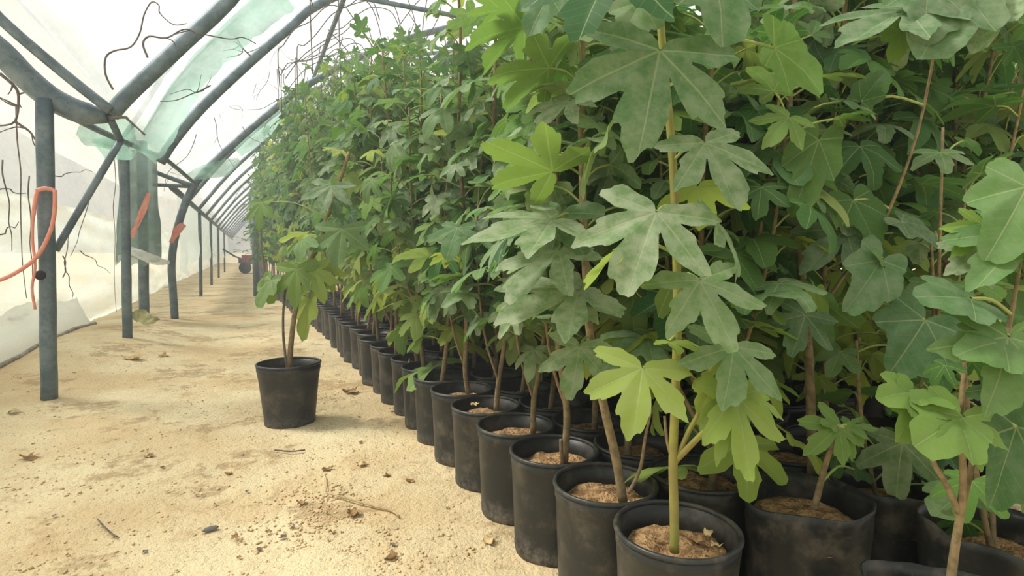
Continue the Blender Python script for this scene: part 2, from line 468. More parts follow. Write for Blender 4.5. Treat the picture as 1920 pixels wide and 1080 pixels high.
# gutter beam that carries the deeper arches, the film hung along it and its thin posts
mb = MB(); mb.tube([(-0.92, y, 1.90) for y in (9.2, 20, 33, 46.9)], 0.045, 8)
tag(obj('gutter_beam', mb.mesh('gutter_beam', M_METAL)), 'long grey gutter beam running into the haze from the bent arch', 'beam')
mb = MB(); vs_ = []; ny, nz = 90, 8
for j in range(ny + 1):
    y = 10.2 + 26 * j / ny
    hgt = 1.15 + 0.28 * mnoise.noise((y * 0.7, 3, 6)) + 0.12 * mnoise.noise((y * 3, 3, 6))
    for i in range(nz + 1):
        f = i / nz
        vs_.append((-0.97 + 0.12 * f * mnoise.noise((y * 1.6, f * 2, 2.2)), y, 1.95 - hgt * f))
mb.add(vs_, [(j * (nz + 1) + i, j * (nz + 1) + i + 1, (j + 1) * (nz + 1) + i + 1, (j + 1) * (nz + 1) + i) for j in range(ny) for i in range(nz)])
tag(obj('film_drape', mb.mesh('film_drape', M_FILMW)), 'cloudy film hanging from the gutter beam far down the left side', 'plastic sheet')
for y in (14.2, 18.4, 23.0, 29.0):
    mb = MB(); mb.tube([(-0.95, y, ground_z(-0.95, y) - 0.03), (-0.93, y, 1.0), (-0.92, y, 1.88)], 0.034, 8)
    tag(obj('thin_post', mb.mesh('thin_post', M_METAL)), 'thin grey post far down the left side below the hanging film', 'post', 'thin posts under the gutter')

def rect_post(px_top, px_bot, y, w, label, base_plate=True):
    b = at_y(*px_bot, y); tp = at_y(*px_top, y)
    b.z = ground_z(b.x, y) - 0.03
    mb = MB()
    n = 14; vs_ = []; fs = []
    c = w * 0.22
    ring = [(-w/2 + c, -w/2), (w/2 - c, -w/2), (w/2, -w/2 + c), (w/2, w/2 - c), (w/2 - c, w/2), (-w/2 + c, w/2), (-w/2, w/2 - c), (-w/2, -w/2 + c)]
    for i in range(n):
        f = i / (n - 1); p = b.lerp(tp, f)
        for (a, d) in ring:
            vs_.append((p.x + a + 0.004 * mnoise.noise((f * 7, a * 9, d)), p.y + d, p.z))
    for i in range(n - 1):
        for k in range(8):
            k2 = (k + 1) % 8; fs.append((i * 8 + k, i * 8 + k2, (i + 1) * 8 + k2, (i + 1) * 8 + k))
    fs.append(tuple(range(8))[::-1]); fs.append(tuple((n - 1) * 8 + k for k in range(8)))
    mb.add(vs_, fs)
    r = empty('steel_post', b)
    tag(r, label, 'post', 'steel posts along the left side')
    me = mb.mesh('post_shaft', M_METAL)
    me.transform(Matrix.Translation(-b))
    obj('shaft', me, r)
    return r, b, tp
p1, b1, t1 = rect_post((83, 186), (92, 742), 4.55, 0.082, 'thick grey steel post nearest the camera at far left, tied with red tape')
p2, b2, t2 = rect_post((232, 262), (239, 630), 6.85, 0.082, 'slim grey steel post rising just behind the nearest one, before the wrapped post')
p3, b3, t3 = rect_post((266, 265), (270, 590), 9.0, 0.115, 'pale grey steel post wrapped in old plastic film')
# bolt hole plug on the nearest post, cap on it
mb = MB(); q = at_y(75, 516, 4.55 - 0.05); q.y = b1.y - 0.05
mb.tube([(q.x - b1.x, q.y - b1.y - 0.004, q.z - b1.z), (q.x - b1.x, q.y - b1.y + 0.02, q.z - b1.z)], 0.03, 14)
obj('hole', mb.mesh('post_hole', M_RUB), p1)['label'] = 'dark round hole'

def bar(name, pts, r, label, cat='brace', mat=None, seg=8, sm=3, group=None):
    mb = MB(); mb.tube(smooth_path(pts, sm) if len(pts) > 2 else pts, r, seg)
    return tag(obj(name, mb.mesh(name, mat or M_METAL)), label, cat, group)
bar('gutter_arm', [at_y(px, py, 4.6) for px, py in ((-120, 20), (-60, 50), (0, 96), (45, 142), (90, 180), (130, 202), (165, 214), (200, 216))], [0.075] * 19 + [0.06, 0.055, 0.05], 'thick grey tube curving over the top of the nearest post')
bar('brace_tube', [at_y(-60, -35, 4.5), at_y(0, 35, 4.5), at_y(120, 138, 4.5), at_y(207, 207, 4.5)], 0.032, 'thin straight grey tube sloping down above the curved arm at upper left')
bar('brace_tube', [at_y(98, 196, 4.62), at_y(160, 232, 5.2), at_y(228, 264, 6.2), at_y(292, 290, 7.0)], 0.026, 'grey rod sloping from the nearest post to the slim post')
bar('brace_tube', [at_y(203, 214, 4.6), at_y(226, 264, 4.75)], 0.024, 'short grey stub hanging below the joint of the curved arm')
bar('brace_tube', [at_y(226, 264, 4.75), at_y(160, 375, 4.68), at_y(104, 470, 4.62)], 0.022, 'dark diagonal strut propped against the nearest post')
bar('brace_tube', [at_y(228, 262, 6.5), at_y(262, 212, 6.3), at_y(310, 135, 6.0), at_y(365, 70, 5.9), at_y(430, 12, 5.8)], 0.022, 'thin dark rod running beside the green film strip')
bar('brace_tube', [at_y(300, 290, 6.9), at_y(335, 318, 7.8), at_y(370, 348, 9.1)], 0.024, 'short grey rod joining the second arch to the third')
bar('brace_tube', [at_y(285, 320, 9.1), at_y(320, 334, 9.15), at_y(368, 350, 9.2)], 0.030, 'upper grey crossbar between wrapped post and bent arch')
bar('brace_tube', [at_y(285, 346, 9.1), at_y(360, 350, 9.2)], 0.026, 'lower grey crossbar between wrapped post and bent arch')
# purlins and ties
bar('purlin_tube', [Vector((1.1, y, 3.93)) for y in (5.0, 15, 30, 47)], 0.030, 'long grey purlin tube running down the tunnel above the aisle edge', 'purlin')
bar('purlin_tube', [Vector((2.66, y, 3.93)) for y in (4.0, 15, 30, 47)], 0.030, 'long grey purlin tube above the fig plants, right of the other', 'purlin')
for k, y in enumerate((6.9, 11.5, 16.1, 20.7, 25.3)):
    bar('tie_tube', [Vector((0.95 + 0.05 * (k == 0), y, 3.98)), Vector((6, y, 3.98)), Vector((11.0, y, 3.98))], 0.030,
        '%s horizontal grey tie tube across the tunnel from the front' % ords[k], 'tie', None, 8, 2, 'tie tubes across the tunnel')

# ------------------------------------------------------------------ film strips
def strip(name, px_pts, ws, ys, mat, label, off=0.0, nw=6, fold=0.04):
    """ribbon of film between screen-located centre points lying at world depth ys"""
    mid = smooth_path([at_y(px, py, y) for (px, py), y in zip(px_pts, ys)], 6)
    wd = []
    for i in range(len(mid)):
        f = i / (len(mid) - 1) * (len(ws) - 1); a = int(min(f, len(ws) - 2)); wd.append(ws[a] + (ws[a + 1] - ws[a]) * (f - a))
    vs_ = []; n = len(mid)
    for i, p in enumerate(mid):
        t = (mid[min(i + 1, n - 1)] - mid[max(i - 1, 0)]).normalized()
        sd = t.cross(Vector((0.25, -0.93, 0.2))).normalized()
        nr = t.cross(sd)
        for k in range(nw + 1):
            f = k / nw - 0.5
            q = p + sd * (wd[i] * f * (1 + 0.25 * mnoise.noise((i * 0.5, k, off)))) + nr * fold * mnoise.noise((i * 0.35, k * 0.9, off + 3))
            vs_.append(q)
    mb = MB(); mb.add(vs_, [(i * (nw + 1) + k, i * (nw + 1) + k + 1, (i + 1) * (nw + 1) + k + 1, (i + 1) * (nw + 1) + k) for i in range(n - 1) for k in range(nw)])
    return tag(obj(name, mb.mesh(name, mat)), label, 'plastic strip')
strip('film_strip', [(262, 285), (300, 235), (350, 150), (400, 85), (455, 30), (520, -25)], [0.34, 0.30, 0.26, 0.34, 0.40, 0.42], [6.4, 6.2, 5.9, 5.8, 5.7, 5.6], M_TEAL, 'pale green film strip hanging between the two nearest arches', 1.0)
strip('film_strip', [(352, 333), (385, 322), (415, 315), (448, 300)], [0.08, 0.2, 0.26, 0.06], [9.1, 9.1, 9.15, 9.3], M_TEAL, 'small teal film flap caught on the bent arch', 5.0)
strip('film_strip', [(445, 285), (490, 245), (540, 205), (590, 170)], [0.2, 0.28, 0.3, 0.3], [10.6, 10.5, 10.4, 10.4], M_TEAL, 'teal film strip behind the arch that reaches the sand', 8.0)
strip('film_strip', [(790, 100), (860, 100), (930, 104), (1000, 110)], [0.4, 0.4, 0.42, 0.4], [13, 12.4, 11.8, 11.4], M_TEAL, 'faint teal film band under the roof above the fig tops', 12.0)
strip('film_strip', [(150, 262), (190, 245), (215, 250), (222, 300)], [0.1, 0.35, 0.4, 0.2], [6.2, 6.2, 6.3, 6.4], M_TEAL, 'pale green film scrap hanging under the joint of the curved arm', 15.0)
# plastic wrapped round the pale post
mb = MB(); vs_ = []; nz, seg = 24, 30
for j in range(nz + 1):
    f = j / nz
    c = at_y(258 + 4 * (1 - f), 490 - 205 * f, 8.9)
    rx = 0.20 + 0.05 * (1 - f) + 0.04 * mnoise.noise((f * 4, 2, 2))
    for k in range(seg):
        w = 2 * PI * k / seg
        q = 1 + 0.22 * mnoise.noise((math.cos(w) * 1.7, math.sin(w) * 1.7, f * 2.5)) + 0.06 * math.sin(w * 7 + f * 3)
        vs_.append((c.x + rx * q * math.cos(w), c.y + 0.18 * q * math.sin(w), c.z + 0.22 * mnoise.noise((math.cos(w) * 2, math.sin(w) * 2, 5)) * (1 - f) ** 2))
mb.add(vs_, [(j * seg + k, j * seg + (k + 1) % seg, (j + 1) * seg + (k + 1) % seg, (j + 1) * seg + k) for j in range(nz) for k in range(seg)])
fw = tag(obj('film_wrap', mb.mesh('film_wrap', M_WRAP)), 'cloudy old film bundled round the pale post and hanging in folds', 'plastic sheet')
hem = strip('film_wrap_hem', [(240, 468), (262, 476), (290, 488), (318, 492)], [0.10, 0.12, 0.13, 0.04], [8.65, 8.6, 8.62, 8.7], M_SKIRT, 'crumpled white film hem under the film bundle', 21.0)
hem.name = 'hem'; hem.parent = fw; del hem['category']; hem['label'] = 'crumpled white hem'

# red tape
mb = MB()
y = 4.47
mb.tube(smooth_path([at_y(px, py, y) for px, py in ((68, 358), (85, 353), (102, 357))], 4), 0.014, 6)
rt = tag(obj('tape_tie', mb.mesh('tape_tie', M_RED)), 'faded red tape tied round the nearest post with a long loose tail', 'tape')
mb = MB(); mb.tube(smooth_path([at_y(px, py, y) for px, py in ((70, 358), (63, 400), (61, 450), (66, 500), (60, 540), (66, 580))], 4), [0.012] * 5 + [0.008] * 16, 6)
obj('loop', mb.mesh('tape_loop', M_RED), rt)
mb = MB(); mb.tube(smooth_path([at_y(px, py, y - 0.01) for px, py in ((103, 356), (102, 400), (92, 440), (70, 480), (40, 505), (0, 525), (-60, 540))], 5), 0.012, 6)
obj('tail', mb.mesh('tape_tail', M_RED), rt)
strip('tape_strip', [(279, 362), (268, 395), (255, 425), (246, 445)], [0.05, 0.08, 0.05, 0.06], [8.70, 8.70, 8.70, 8.70], M_RED, 'orange red tape scrap on the film bundle of the pale post', 31.0, 4, 0.02)
strip('tape_strip', [(345, 420), (333, 432), (326, 445), (320, 455)], [0.07, 0.11, 0.06, 0.05], [9.14, 9.14, 9.14, 9.14], M_RED, 'red tape scrap tied on the bent arch leg', 35.0, 4, 0.02)
strip('cloth_scrap', [(247, 590), (262, 592), (280, 600), (298, 597)], [0.06, 0.16, 0.12, 0.03], [7.3, 7.3, 7.25, 7.2], M_EDGE, 'yellowish cloth scrap lying at the foot of the slim post', 41.0, 5, 0.03)

# ------------------------------------------------------------------ dry vines and loose wires
def vine(pxs, ys, r, label, name='dry_vine', group=None, mat=None, fork=0):
    P = smooth_path([at_y(px, py, y) for (px, py), y in zip(pxs, ys)], 4)
    mb = MB(); n = len(P)
    mb.tube(P, [r * (1 - 0.55 * i / n) for i in range(n)], 5)
    for _ in range(fork):
        i = random.randrange(2, n - 2); p = P[i]; d = Vector((random.uniform(-1, 1), random.uniform(-.3, .3), random.uniform(-1, 1))).normalized()
        q = [p, p + d * 0.06 + Vector((0, 0, random.uniform(-.03, .03))), p + d * 0.14 + Vector((random.uniform(-.05, .05), 0, random.uniform(-.05, .05)))]
        mb.tube(smooth_path(q, 3), [r * 0.5] * 4 + [r * 0.3] * 3, 4)
    return tag(obj(name, mb.mesh(name, mat or M_TWIG)), label, 'vine', group)
vine([(212, 168), (198, 140), (198, 108), (215, 95), (245, 88), (262, 62), (270, 28), (284, 4), (298, 10), (300, 25), (325, 46), (350, 44)], [4.0] * 12, 0.006, 'dry brown vine making a tall loop above the nearest arch')
vine([(277, 108), (268, 82), (280, 68), (312, 71), (345, 55), (372, 62), (430, 73), (455, 70), (480, 82)], [4.3] * 9, 0.007, 'dry brown vine hooked across the nearest arch', fork=2)
vine([(205, 222), (234, 220), (242, 226), (272, 253)], [4.5] * 4, 0.012, 'short dry twig poking from the joint of the curved arm')
vine([(470, 105), (455, 90), (440, 66), (455, 98), (425, 108)], [6.3] * 5, 0.008, 'twiggy dry sprig lying on the second arch', fork=5)
vine([(395, 160), (372, 172), (362, 175), (330, 188), (300, 190)], [5.5] * 5, 0.007, 'dry sprig crossing the green film strip', fork=3)
vine([(0, 138), (30, 165), (35, 190), (28, 228), (0, 236)], [5.2] * 5, 0.012, 'forked dry branch at the left edge beside the nearest post', fork=5)
vine([(28, 228), (55, 246), (66, 262)], [5.2] * 3, 0.010, 'dry twig reaching from the left edge branch to the nearest post', fork=2)
for k, (x0, y0, x1, y1) in enumerate([(30, 200, 46, 560), (55, 330, 60, 520), (213, 290, 215, 590), (222, 300, 228, 470), (118, 480, 136, 560), (0, 440, 34, 420), (103, 330, 170, 320), (0, 355, 45, 365), (118, 520, 135, 430), (175, 340, 135, 480), (150, 470, 205, 510), (5, 300, 24, 470), (12, 600, 55, 590)]):
    n = 6; pts = [(x0 + (x1 - x0) * i / n + random.uniform(-4, 4) * (0 < i), y0 + (y1 - y0) * i / n + random.uniform(-4, 4) * (0 < i)) for i in range(n + 1)]
    P = [at_x(px, py, -1.96) for px, py in pts]
    mb = MB(); mb.tube(smooth_path(P, 3), [0.007 - 0.0002 * i for i in range(3 * n + 1)], 5)
    tag(obj('dry_vine', mb.mesh('dry_vine', M_TWIG)), 'thin dry vine clinging to the cloudy film of the left wall', 'vine', 'vines on the left film wall')
for k in range(16):
    x0 = random.uniform(440, 640); y0 = random.uniform(40, 250); pts = [(x0, y0)]
    a = random.uniform(1.0, 2.2)
    for i in range(5):
        a += random.uniform(-0.5, 0.5); L = random.uniform(14, 34)
        pts.append((pts[-1][0] - L * math.cos(a), pts[-1][1] + L * math.sin(a)))
    if k % 2: pts = [(p[0] - 90, p[1] + 40) for p in pts]
    vine(pts, [8.6 + 0.02 * i for i in range(6)], 0.005, 'hair-thin dry tendril against the white film between the arches', 'dry_tendril', 'tendrils between the arches', fork=2)
def roof_z(x):
    for (a, za), (b, zb) in zip(PROF, PROF[1:]):
        if a <= x <= b: return za + (zb - za) * (x - a) / (b - a)
    return 1.9
# loops of thin wire in a long tangle below the roof
for k in range(46):
    y = 6.0 + 0.34 * k + random.uniform(-.15, .15); x = random.uniform(0.45, 1.05)
    r = random.uniform(0.35, 0.7); P = []
    a0 = random.uniform(-0.4, 0.3); z0 = 3.85 - random.uniform(0, .35)
    for i in range(11):
        a = PI * (1.05 - 1.05 * i / 10) + a0
        P.append(Vector((x + r * 1.0 * math.cos(a) + 0.5, y + 0.25 * math.sin(a * 1.3 + k), z0 - 0.1 + r * 1.25 * math.sin(a) - (0.9 if i < 1 else 0) * random.random() - 0.10 * abs(i - 5) * 0.3)))
    for q in P: q.z = min(q.z, roof_z(q.x) - 0.12 - 0.1 * random.random())
    mb = MB(); mb.tube(smooth_path(P, 3), 0.0055, 5)
    tag(obj('wire_loop', mb.mesh('wire_loop', M_TWIG)), 'thin dark bent wire in the tangle of hoops below the roof', 'wire', 'wire hoops below the roof')
for k in range(64):
    y = 6.5 + 0.22 * k + random.uniform(-.15, .15); x = random.uniform(0.9, 3.2)
    p = Vector((x, y, roof_z(x) - 0.1)); q = p + Vector((random.uniform(-.7, .7), random.uniform(-.3, .3), -random.uniform(.7, 1.5)))
    m = (p + q) / 2 + Vector((random.uniform(-.12, .12), 0, 0))
    mb = MB(); mb.tube(smooth_path([p, m, q], 4), 0.006, 5)
    tag(obj('hanging_wire', mb.mesh('hanging_wire', M_TWIG)), 'thin dark wire hanging criss-cross from the roof above the figs', 'wire', 'wires hanging from the roof')

# ------------------------------------------------------------------ fig leaves
def leaf_proto(seed, N=60, rings=4, depth=0.36, n_lobes=5, serr=0.03):
    r_ = random.Random(seed)
    ths = np.linspace(-PI * 0.86, PI * 0.86, N)
    if n_lobes == 5: L = [(0, 1.0, 0.40), (0.87, 0.90, 0.38), (-0.87, 0.90, 0.38), (1.78, 0.66, 0.42), (-1.78, 0.66, 0.42)]
    elif n_lobes == 3: L = [(0, 1.0, 0.50), (0.95, 0.86, 0.45), (-0.95, 0.86, 0.45), (1.9, 0.5, 0.5), (-1.9, 0.5, 0.5)]
    else: L = [(0, 1.0, 0.75), (0.9, 0.68, 0.6), (-0.9, 0.68, 0.6), (1.9, 0.5, 0.6), (-1.9, 0.5, 0.6)]
    L = [(a + r_.uniform(-.06, .06), l * r_.uniform(.92, 1.06), h * r_.uniform(.92, 1.06)) for a, l, h in L]
    rr = []
    SH = [(r_.uniform(0.68, 0.90), r_.uniform(0.68, 0.90), r_.uniform(0.40, 0.58)) for _ in L]
    for th in ths:
        base = depth * (1.0 if abs(th) < 2.2 else max(0.35, 1 - (abs(th) - 2.2) * 1.4))
        r = base
        for (a, l, h), (sl, sr, tw) in zip(L, SH):
            e = th - a; h2 = h * 1.06; u = abs(e) / h2
            if u < 1:
                sh = base + (l * (sl if e < 0 else sr) - base) * (1 - u ** 3.4) ** 0.55      # broad shoulders
                r = max(r, sh)
            v = abs(e) / (h2 * (tw + 0.22))
            if v < 1: r = max(r, base + (l - base) * (1 - v ** 2.1) ** 0.62)                # tapering tip
        r *= 1 + serr * 0.9 * math.sin(th * 21 + seed) * min(1, r * 1.2) + serr * 0.6 * math.sin(th * 43 + seed * 2)
        rr.append(r)
    rr = np.array(rr)
    V = [(0, 0)]; 
    for k in range(1, rings + 1):
        f = (k / rings) ** 0.85
        for th, r in zip(ths, rr): V.append((r * f * math.sin(th), r * f * math.cos(th)))
    V = np.array(V); Fq = []; Ft = []
    for i in range(N - 1): Ft.append((0, 1 + i + 1, 1 + i))
    for k in range(rings - 1):
        for i in range(N - 1):
            a = 1 + k * N + i; b = a + N
            Fq.append((a, a + 1, b + 1, b))
    # crease height: distance from the nearest rib
    best = np.full(len(V), 9.0)
    for a, l, h in L:
        al = V[:, 0] * math.sin(a) + V[:, 1] * math.cos(a); pe = np.abs(V[:, 0] * math.cos(a) - V[:, 1] * math.sin(a))
        best = np.minimum(best, np.where(al > -0.02, pe, 9.0))
    best = np.where(best > 5, 0.2, best)
    return V, np.array(Ft), np.array(Fq), best
HI = [leaf_proto(i, 132, 6, 0.30, 5, 0.045) for i in range(3)]
MID = [leaf_proto(10 + i, 60, 3, 0.33, 5 if i < 3 else 3, 0.04) for i in range(5)]
LOW = [leaf_proto(20 + i, 36, 2, 0.37, 5 if i < 2 else 3, 0.02) for i in range(3)]
OVAL = [leaf_proto(30 + i, 72, 4, 0.40, 1 if i else 3, 0.025) for i in range(3)]

class Leaves:
    def __init__(s): s.V = []; s.T = []; s.Q = []; s.UV = []; s.C = []; s.n = 0; s.pet = MB()
    def leaf(s, proto, base, d, nrm, L, tint, droop=0.35, fold=0.25, wave=0.05, seed=0.0, width=1.0):
        V, Ft, Fq, best = proto
        d = Vector(d).normalized(); nrm = Vector(nrm); nrm = (nrm - d * nrm.dot(d)).normalized(); sd = d.cross(nrm)
        x = V[:, 0] * width; y = V[:, 1]; r2 = x * x + y * y
        z = -droop * r2 * 0.5 + fold * np.minimum(best, 0.3) + wave * r2 * np.sin(x * 7 + seed) * np.cos(y * 6 + seed * 1.7)
        # bend: rotate tips downwards
        ang = droop * y; yb = np.where(np.abs(droop) > 1e-3, np.sin(ang) / max(droop, 1e-3), y)
        P = np.outer(x, np.array(sd)) + np.outer(yb, np.array(d)) + np.outer(z, np.array(nrm))
        P = P * L + np.array(base)
        s.V.append(P); s.T.append(Ft + s.n); s.Q.append(Fq + s.n)
        s.UV.append(np.stack([V[:, 0] * 0.5 + 0.5, V[:, 1] * 0.5 + 0.5], 1))
        s.C.append(np.tile(np.array([*tint, 1.0]), (len(V), 1))); s.n += len(V)
    def petiole(s, a, b, r=0.003, seg=5):
        a = Vector(a); b = Vector(b); m = (a + b) / 2 + Vector((0, 0, 0.12 * (a - b).length))
        s.pet.tube(smooth_path([a, m, b], 3), r, seg, 0, False)
    def mesh(s, name, origin=None):
        pv = np.array(s.pet.v).reshape(-1, 3) if s.pet.v else np.zeros((0, 3))
        V = np.concatenate(s.V + [pv])
        if origin is not None: V = V - np.array(origin)
        T = np.concatenate(s.T); Q = np.concatenate([q for q in s.Q if len(q)] + ([np.array(s.pet.f) + s.n] if s.pet.f else []))
        nq_leaf = sum(len(q) for q in s.Q)
        me = bpy.data.meshes.new(name)
        me.vertices.add(len(V)); me.vertices.foreach_set('co', V.astype(np.float32).ravel())
        nl = len(T) * 3 + len(Q) * 4
        me.loops.add(nl); me.polygons.add(len(T) + len(Q))
        li = np.concatenate([T.ravel(), Q.ravel()]).astype(np.int32)
        me.loops.foreach_set('vertex_index', li)
        ls = np.concatenate([np.arange(len(T)) * 3, len(T) * 3 + np.arange(len(Q)) * 4]).astype(np.int32)
        me.polygons.foreach_set('loop_start', ls)
        mi = np.zeros(len(T) + len(Q), np.int32); mi[len(T) + nq_leaf:] = 1
        me.materials.append(M_LEAF); me.materials.append(M_PET)
        me.polygons.foreach_set('material_index', mi)
        me.polygons.foreach_set('use_smooth', np.ones(len(mi), bool))
        UV = np.concatenate(s.UV + [np.full((len(pv), 2), 0.5)])
        uvl = me.uv_layers.new(name='UVMap'); uvl.data.foreach_set('uv', UV[li].astype(np.float32).ravel())
        at = me.attributes.new('tint', 'FLOAT_COLOR', 'POINT')
        Cc = np.concatenate(s.C + [np.tile([0.5, 0.2, 0.2, 1.0], (len(pv), 1))])
        at.data.foreach_set('color', Cc.astype(np.float32).ravel())
        me.update(calc_edges=True); me.validate()
        return me

def rand_tint(r, z_rel=0.5, dusty=0.35):
    y = r.random()
    return (min(1, max(0, r.gauss(0.45, 0.3))), max(0, min(0.85, r.gauss(dusty, 0.25))), 0.75 if y < 0.05 else (0.35 if y < 0.14 else max(0, r.gauss(0.06, 0.06))))

def scatter_leaves(lv, path, n, r, protos, size, t0, t1, spread=0.16, pr=0.003, bias=None, dusty=0.3, yellow_low=False):
    """leaves on rising petioles along a stem path, blades hanging outwards"""
    ph = r.uniform(0, 6.28); m = len(path) - 1
    for i in range(n):
        f = t0 + (t1 - t0) * (i + r.random()) / n
        k = min(int(f * m), m - 1); p = path[k].lerp(path[k + 1], f * m - k)
        ph += 2.4 + r.uniform(-.5, .5)
        o = Vector((math.cos(ph), math.sin(ph), 0))
        if bias is not None and o.dot(bias) < -0.2 and r.random() < 0.5: o = -o
        pl = spread * r.uniform(0.55, 1.35) * (1 - 0.35 * f)
        b = p + o * pl * 0.85 + Vector((0, 0, pl * r.uniform(0.15, 0.75)))
        lv.petiole(p, b, pr)
        dn = r.uniform(-0.25, 1.5)
        if f > 0.93: dn = r.uniform(-1.5, 0.2)
        d = o + Vector((r.uniform(-.5, .5), r.uniform(-.5, .5), -dn))
        nr = Vector((0, 0, 1)) + o * r.uniform(0.2, 1.0) + Vector((r.uniform(-.35, .35), r.uniform(-.35, .35), 0))
        L = size * r.uniform(0.65, 1.25) * (1.0 if f < 0.85 else 0.7)
        t = rand_tint(r, f, dusty)
        if yellow_low and f < 0.3: t = (t[0], t[1] * 0.5, min(1, t[2] + r.random() * 0.7))
        lv.leaf(r.choice(protos), b, d, nr, L, t, r.uniform(0.2, 0.9), r.uniform(0.1, 0.4), r.uniform(0.03, 0.10), r.uniform(0, 6))

# ------------------------------------------------------------------ pots
POT_H, POT_R = 0.345, 0.15
def pot_meshes(r_top=0.143, r_bot=0.132, h=POT_H, name='pot', square=0.0):
    wob = (lambda w, z: 1 + square * (abs(math.cos(2 * w)) - 0.5)) if square else None
    mb = MB()
    mb.lathe([(0.001, 0.004), (r_bot * 0.9, 0.004), (r_bot * 0.98, 0.0), (r_bot, 0.012), (r_bot * 1.012, 0.03), (r_bot * 1.0, 0.033), (r_bot + (r_top - r_bot) * .3, h * .35), (r_bot + (r_top - r_bot) * .7, h * .7), (r_top, h - 0.045), (r_top + 0.002, h - 0.042), (r_top + 0.003, h - 0.012),
              (r_top - 0.004, h - 0.012), (r_top - 0.006, h - 0.06), (r_top - 0.012, h - 0.13)], 44, 0, wob)
    body = mb.mesh(name, M_POT)
    mb = MB(); pr = []
    for k in range(9):
        a = 2 * PI * k / 8; pr.append((r_top + 0.0015 + 0.0065 * math.cos(a), h - 0.007 + 0.007 * math.sin(a)))
    mb.lathe(pr, 44, 0, wob)
    return body, mb.mesh('pot_rim', M_POT)
def soil_mesh(r, z, seed, name='soil'):
    mb = MB(); vs_ = [(0, 0, z)]; fs = []; R, S = 12, 40
    for j in range(1, R + 1):
        for k in range(S):
            w = 2 * PI * k / S; q = r * j / R; x, y = q * math.cos(w), q * math.sin(w)
            e = 1.0 if j < R else 0.0
            vs_.append((x, y, z + 0.018 * mnoise.noise((x * 16, y * 16, seed)) * e + 0.012 * max(0, mnoise.noise((x * 45, y * 45, seed + 3))) * e - 0.012 * (j / R) ** 4 - (0.03 if j == R else 0)))
    for k in range(S): fs.append((0, 1 + k, 1 + (k + 1) % S))
    for j in range(R - 1):
        for k in range(S):
            a = 1 + j * S; b = a + S; k2 = (k + 1) % S; fs.append((a + k, b + k, b + k2, a + k2))
    mb.add(vs_, fs); return mb.mesh(name, M_SOIL)
PB, PR = pot_meshes()
SOILS = [soil_mesh(0.134, 0.292, 3.3 * i, 'soil') for i in range(4)]

def make_tree_meshes(seed, H, n, protos, size, bare=0.3, branches=3, lean=(0, 0), spread=0.16, dusty=0.3, bias=None, trunk_r=0.013):
    r = random.Random(seed)
    z0 = 0.28
    pts = [Vector((r.uniform(-.03, .03), r.uniform(-.03, .03), z0 - 0.03))]
    dx, dy = lean[0] + r.uniform(-.05, .05), lean[1] + r.uniform(-.05, .05)
    K = 7
    for i in range(1, K + 1):
        f = i / K
        pts.append(Vector((pts[0].x + dx * f * H + 0.03 * math.sin(f * 5 + seed), pts[0].y + dy * f * H + 0.03 * math.cos(f * 4 + seed * 2), z0 + (H - z0) * f)))
    path = smooth_path(pts, 3); m = len(path)
    tr = MB(); tr.tube(path, [trunk_r * (1 - 0.62 * i / m) for i in range(m)], 8)
    lv = Leaves()
    scatter_leaves(lv, path, int(n * 0.5), r, protos, size, bare, 1.0, spread, 0.0035, bias, dusty, True)
    brs = []
    for b in range(branches):
        f = r.uniform(0.08, 0.55); k = int(f * (m - 1)); p = path[k]; a = r.uniform(0, 6.28)
        o = Vector((math.cos(a), math.sin(a), 0)); Lb = (H - p.z) * r.uniform(0.55, 0.95)
        bp = smooth_path([p, p + o * 0.10 * Lb + Vector((0, 0, 0.22 * Lb)), p + o * 0.17 * Lb + Vector((0, 0, 0.6 * Lb)), p + o * 0.20 * Lb + Vector((0, 0, Lb))], 4)
        mbb = MB(); mbb.tube(bp, [trunk_r * (0.62 - 0.35 * i / len(bp)) for i in range(len(bp))], 7)
        brs.append(mbb.mesh('branch', M_BARK))
        scatter_leaves(lv, bp, int(n * 0.5 / branches), r, protos, size, 0.3, 1.0, spread * 0.9, 0.003, bias, dusty)
    return tr.mesh('trunk', M_BARK), brs, lv.mesh('foliage')

def assemble(loc, rot, trunk, brs, fol, soil, label, group=None, pot=(PB, PR), name='potted_fig'):
    r = empty(name, loc); r.rotation_euler = (0, 0, rot)
    tag(r, label, 'potted plant', group)
    p = obj('pot', pot[0], r); obj('rim', pot[1], p)
    obj('soil', soil, r)
    t = obj('trunk', trunk, r)
    for b in brs: obj('branch', b, t)
    obj('foliage', fol, r)
    return r

LEFTV = Vector((-1, -0.3, 0))
NEARV = [make_tree_meshes(100 + i, 1.95 + 0.05 * i, 92, MID, 0.142, 0.13, 3, (0, 0), 0.17, 0.22) for i in range(6)]
DEEPV = [make_tree_meshes(200 + i, 2.05 + 0.06 * i, 120, MID, 0.15, 0.06, 4, (0, 0), 0.19, 0.03) for i in range(5)]
FARV = [make_tree_meshes(300 + i, 2.1 + 0.07 * i, 90, LOW, 0.15, 0.13, 3, (0, 0), 0.18, 0.12) for i in range(6)]

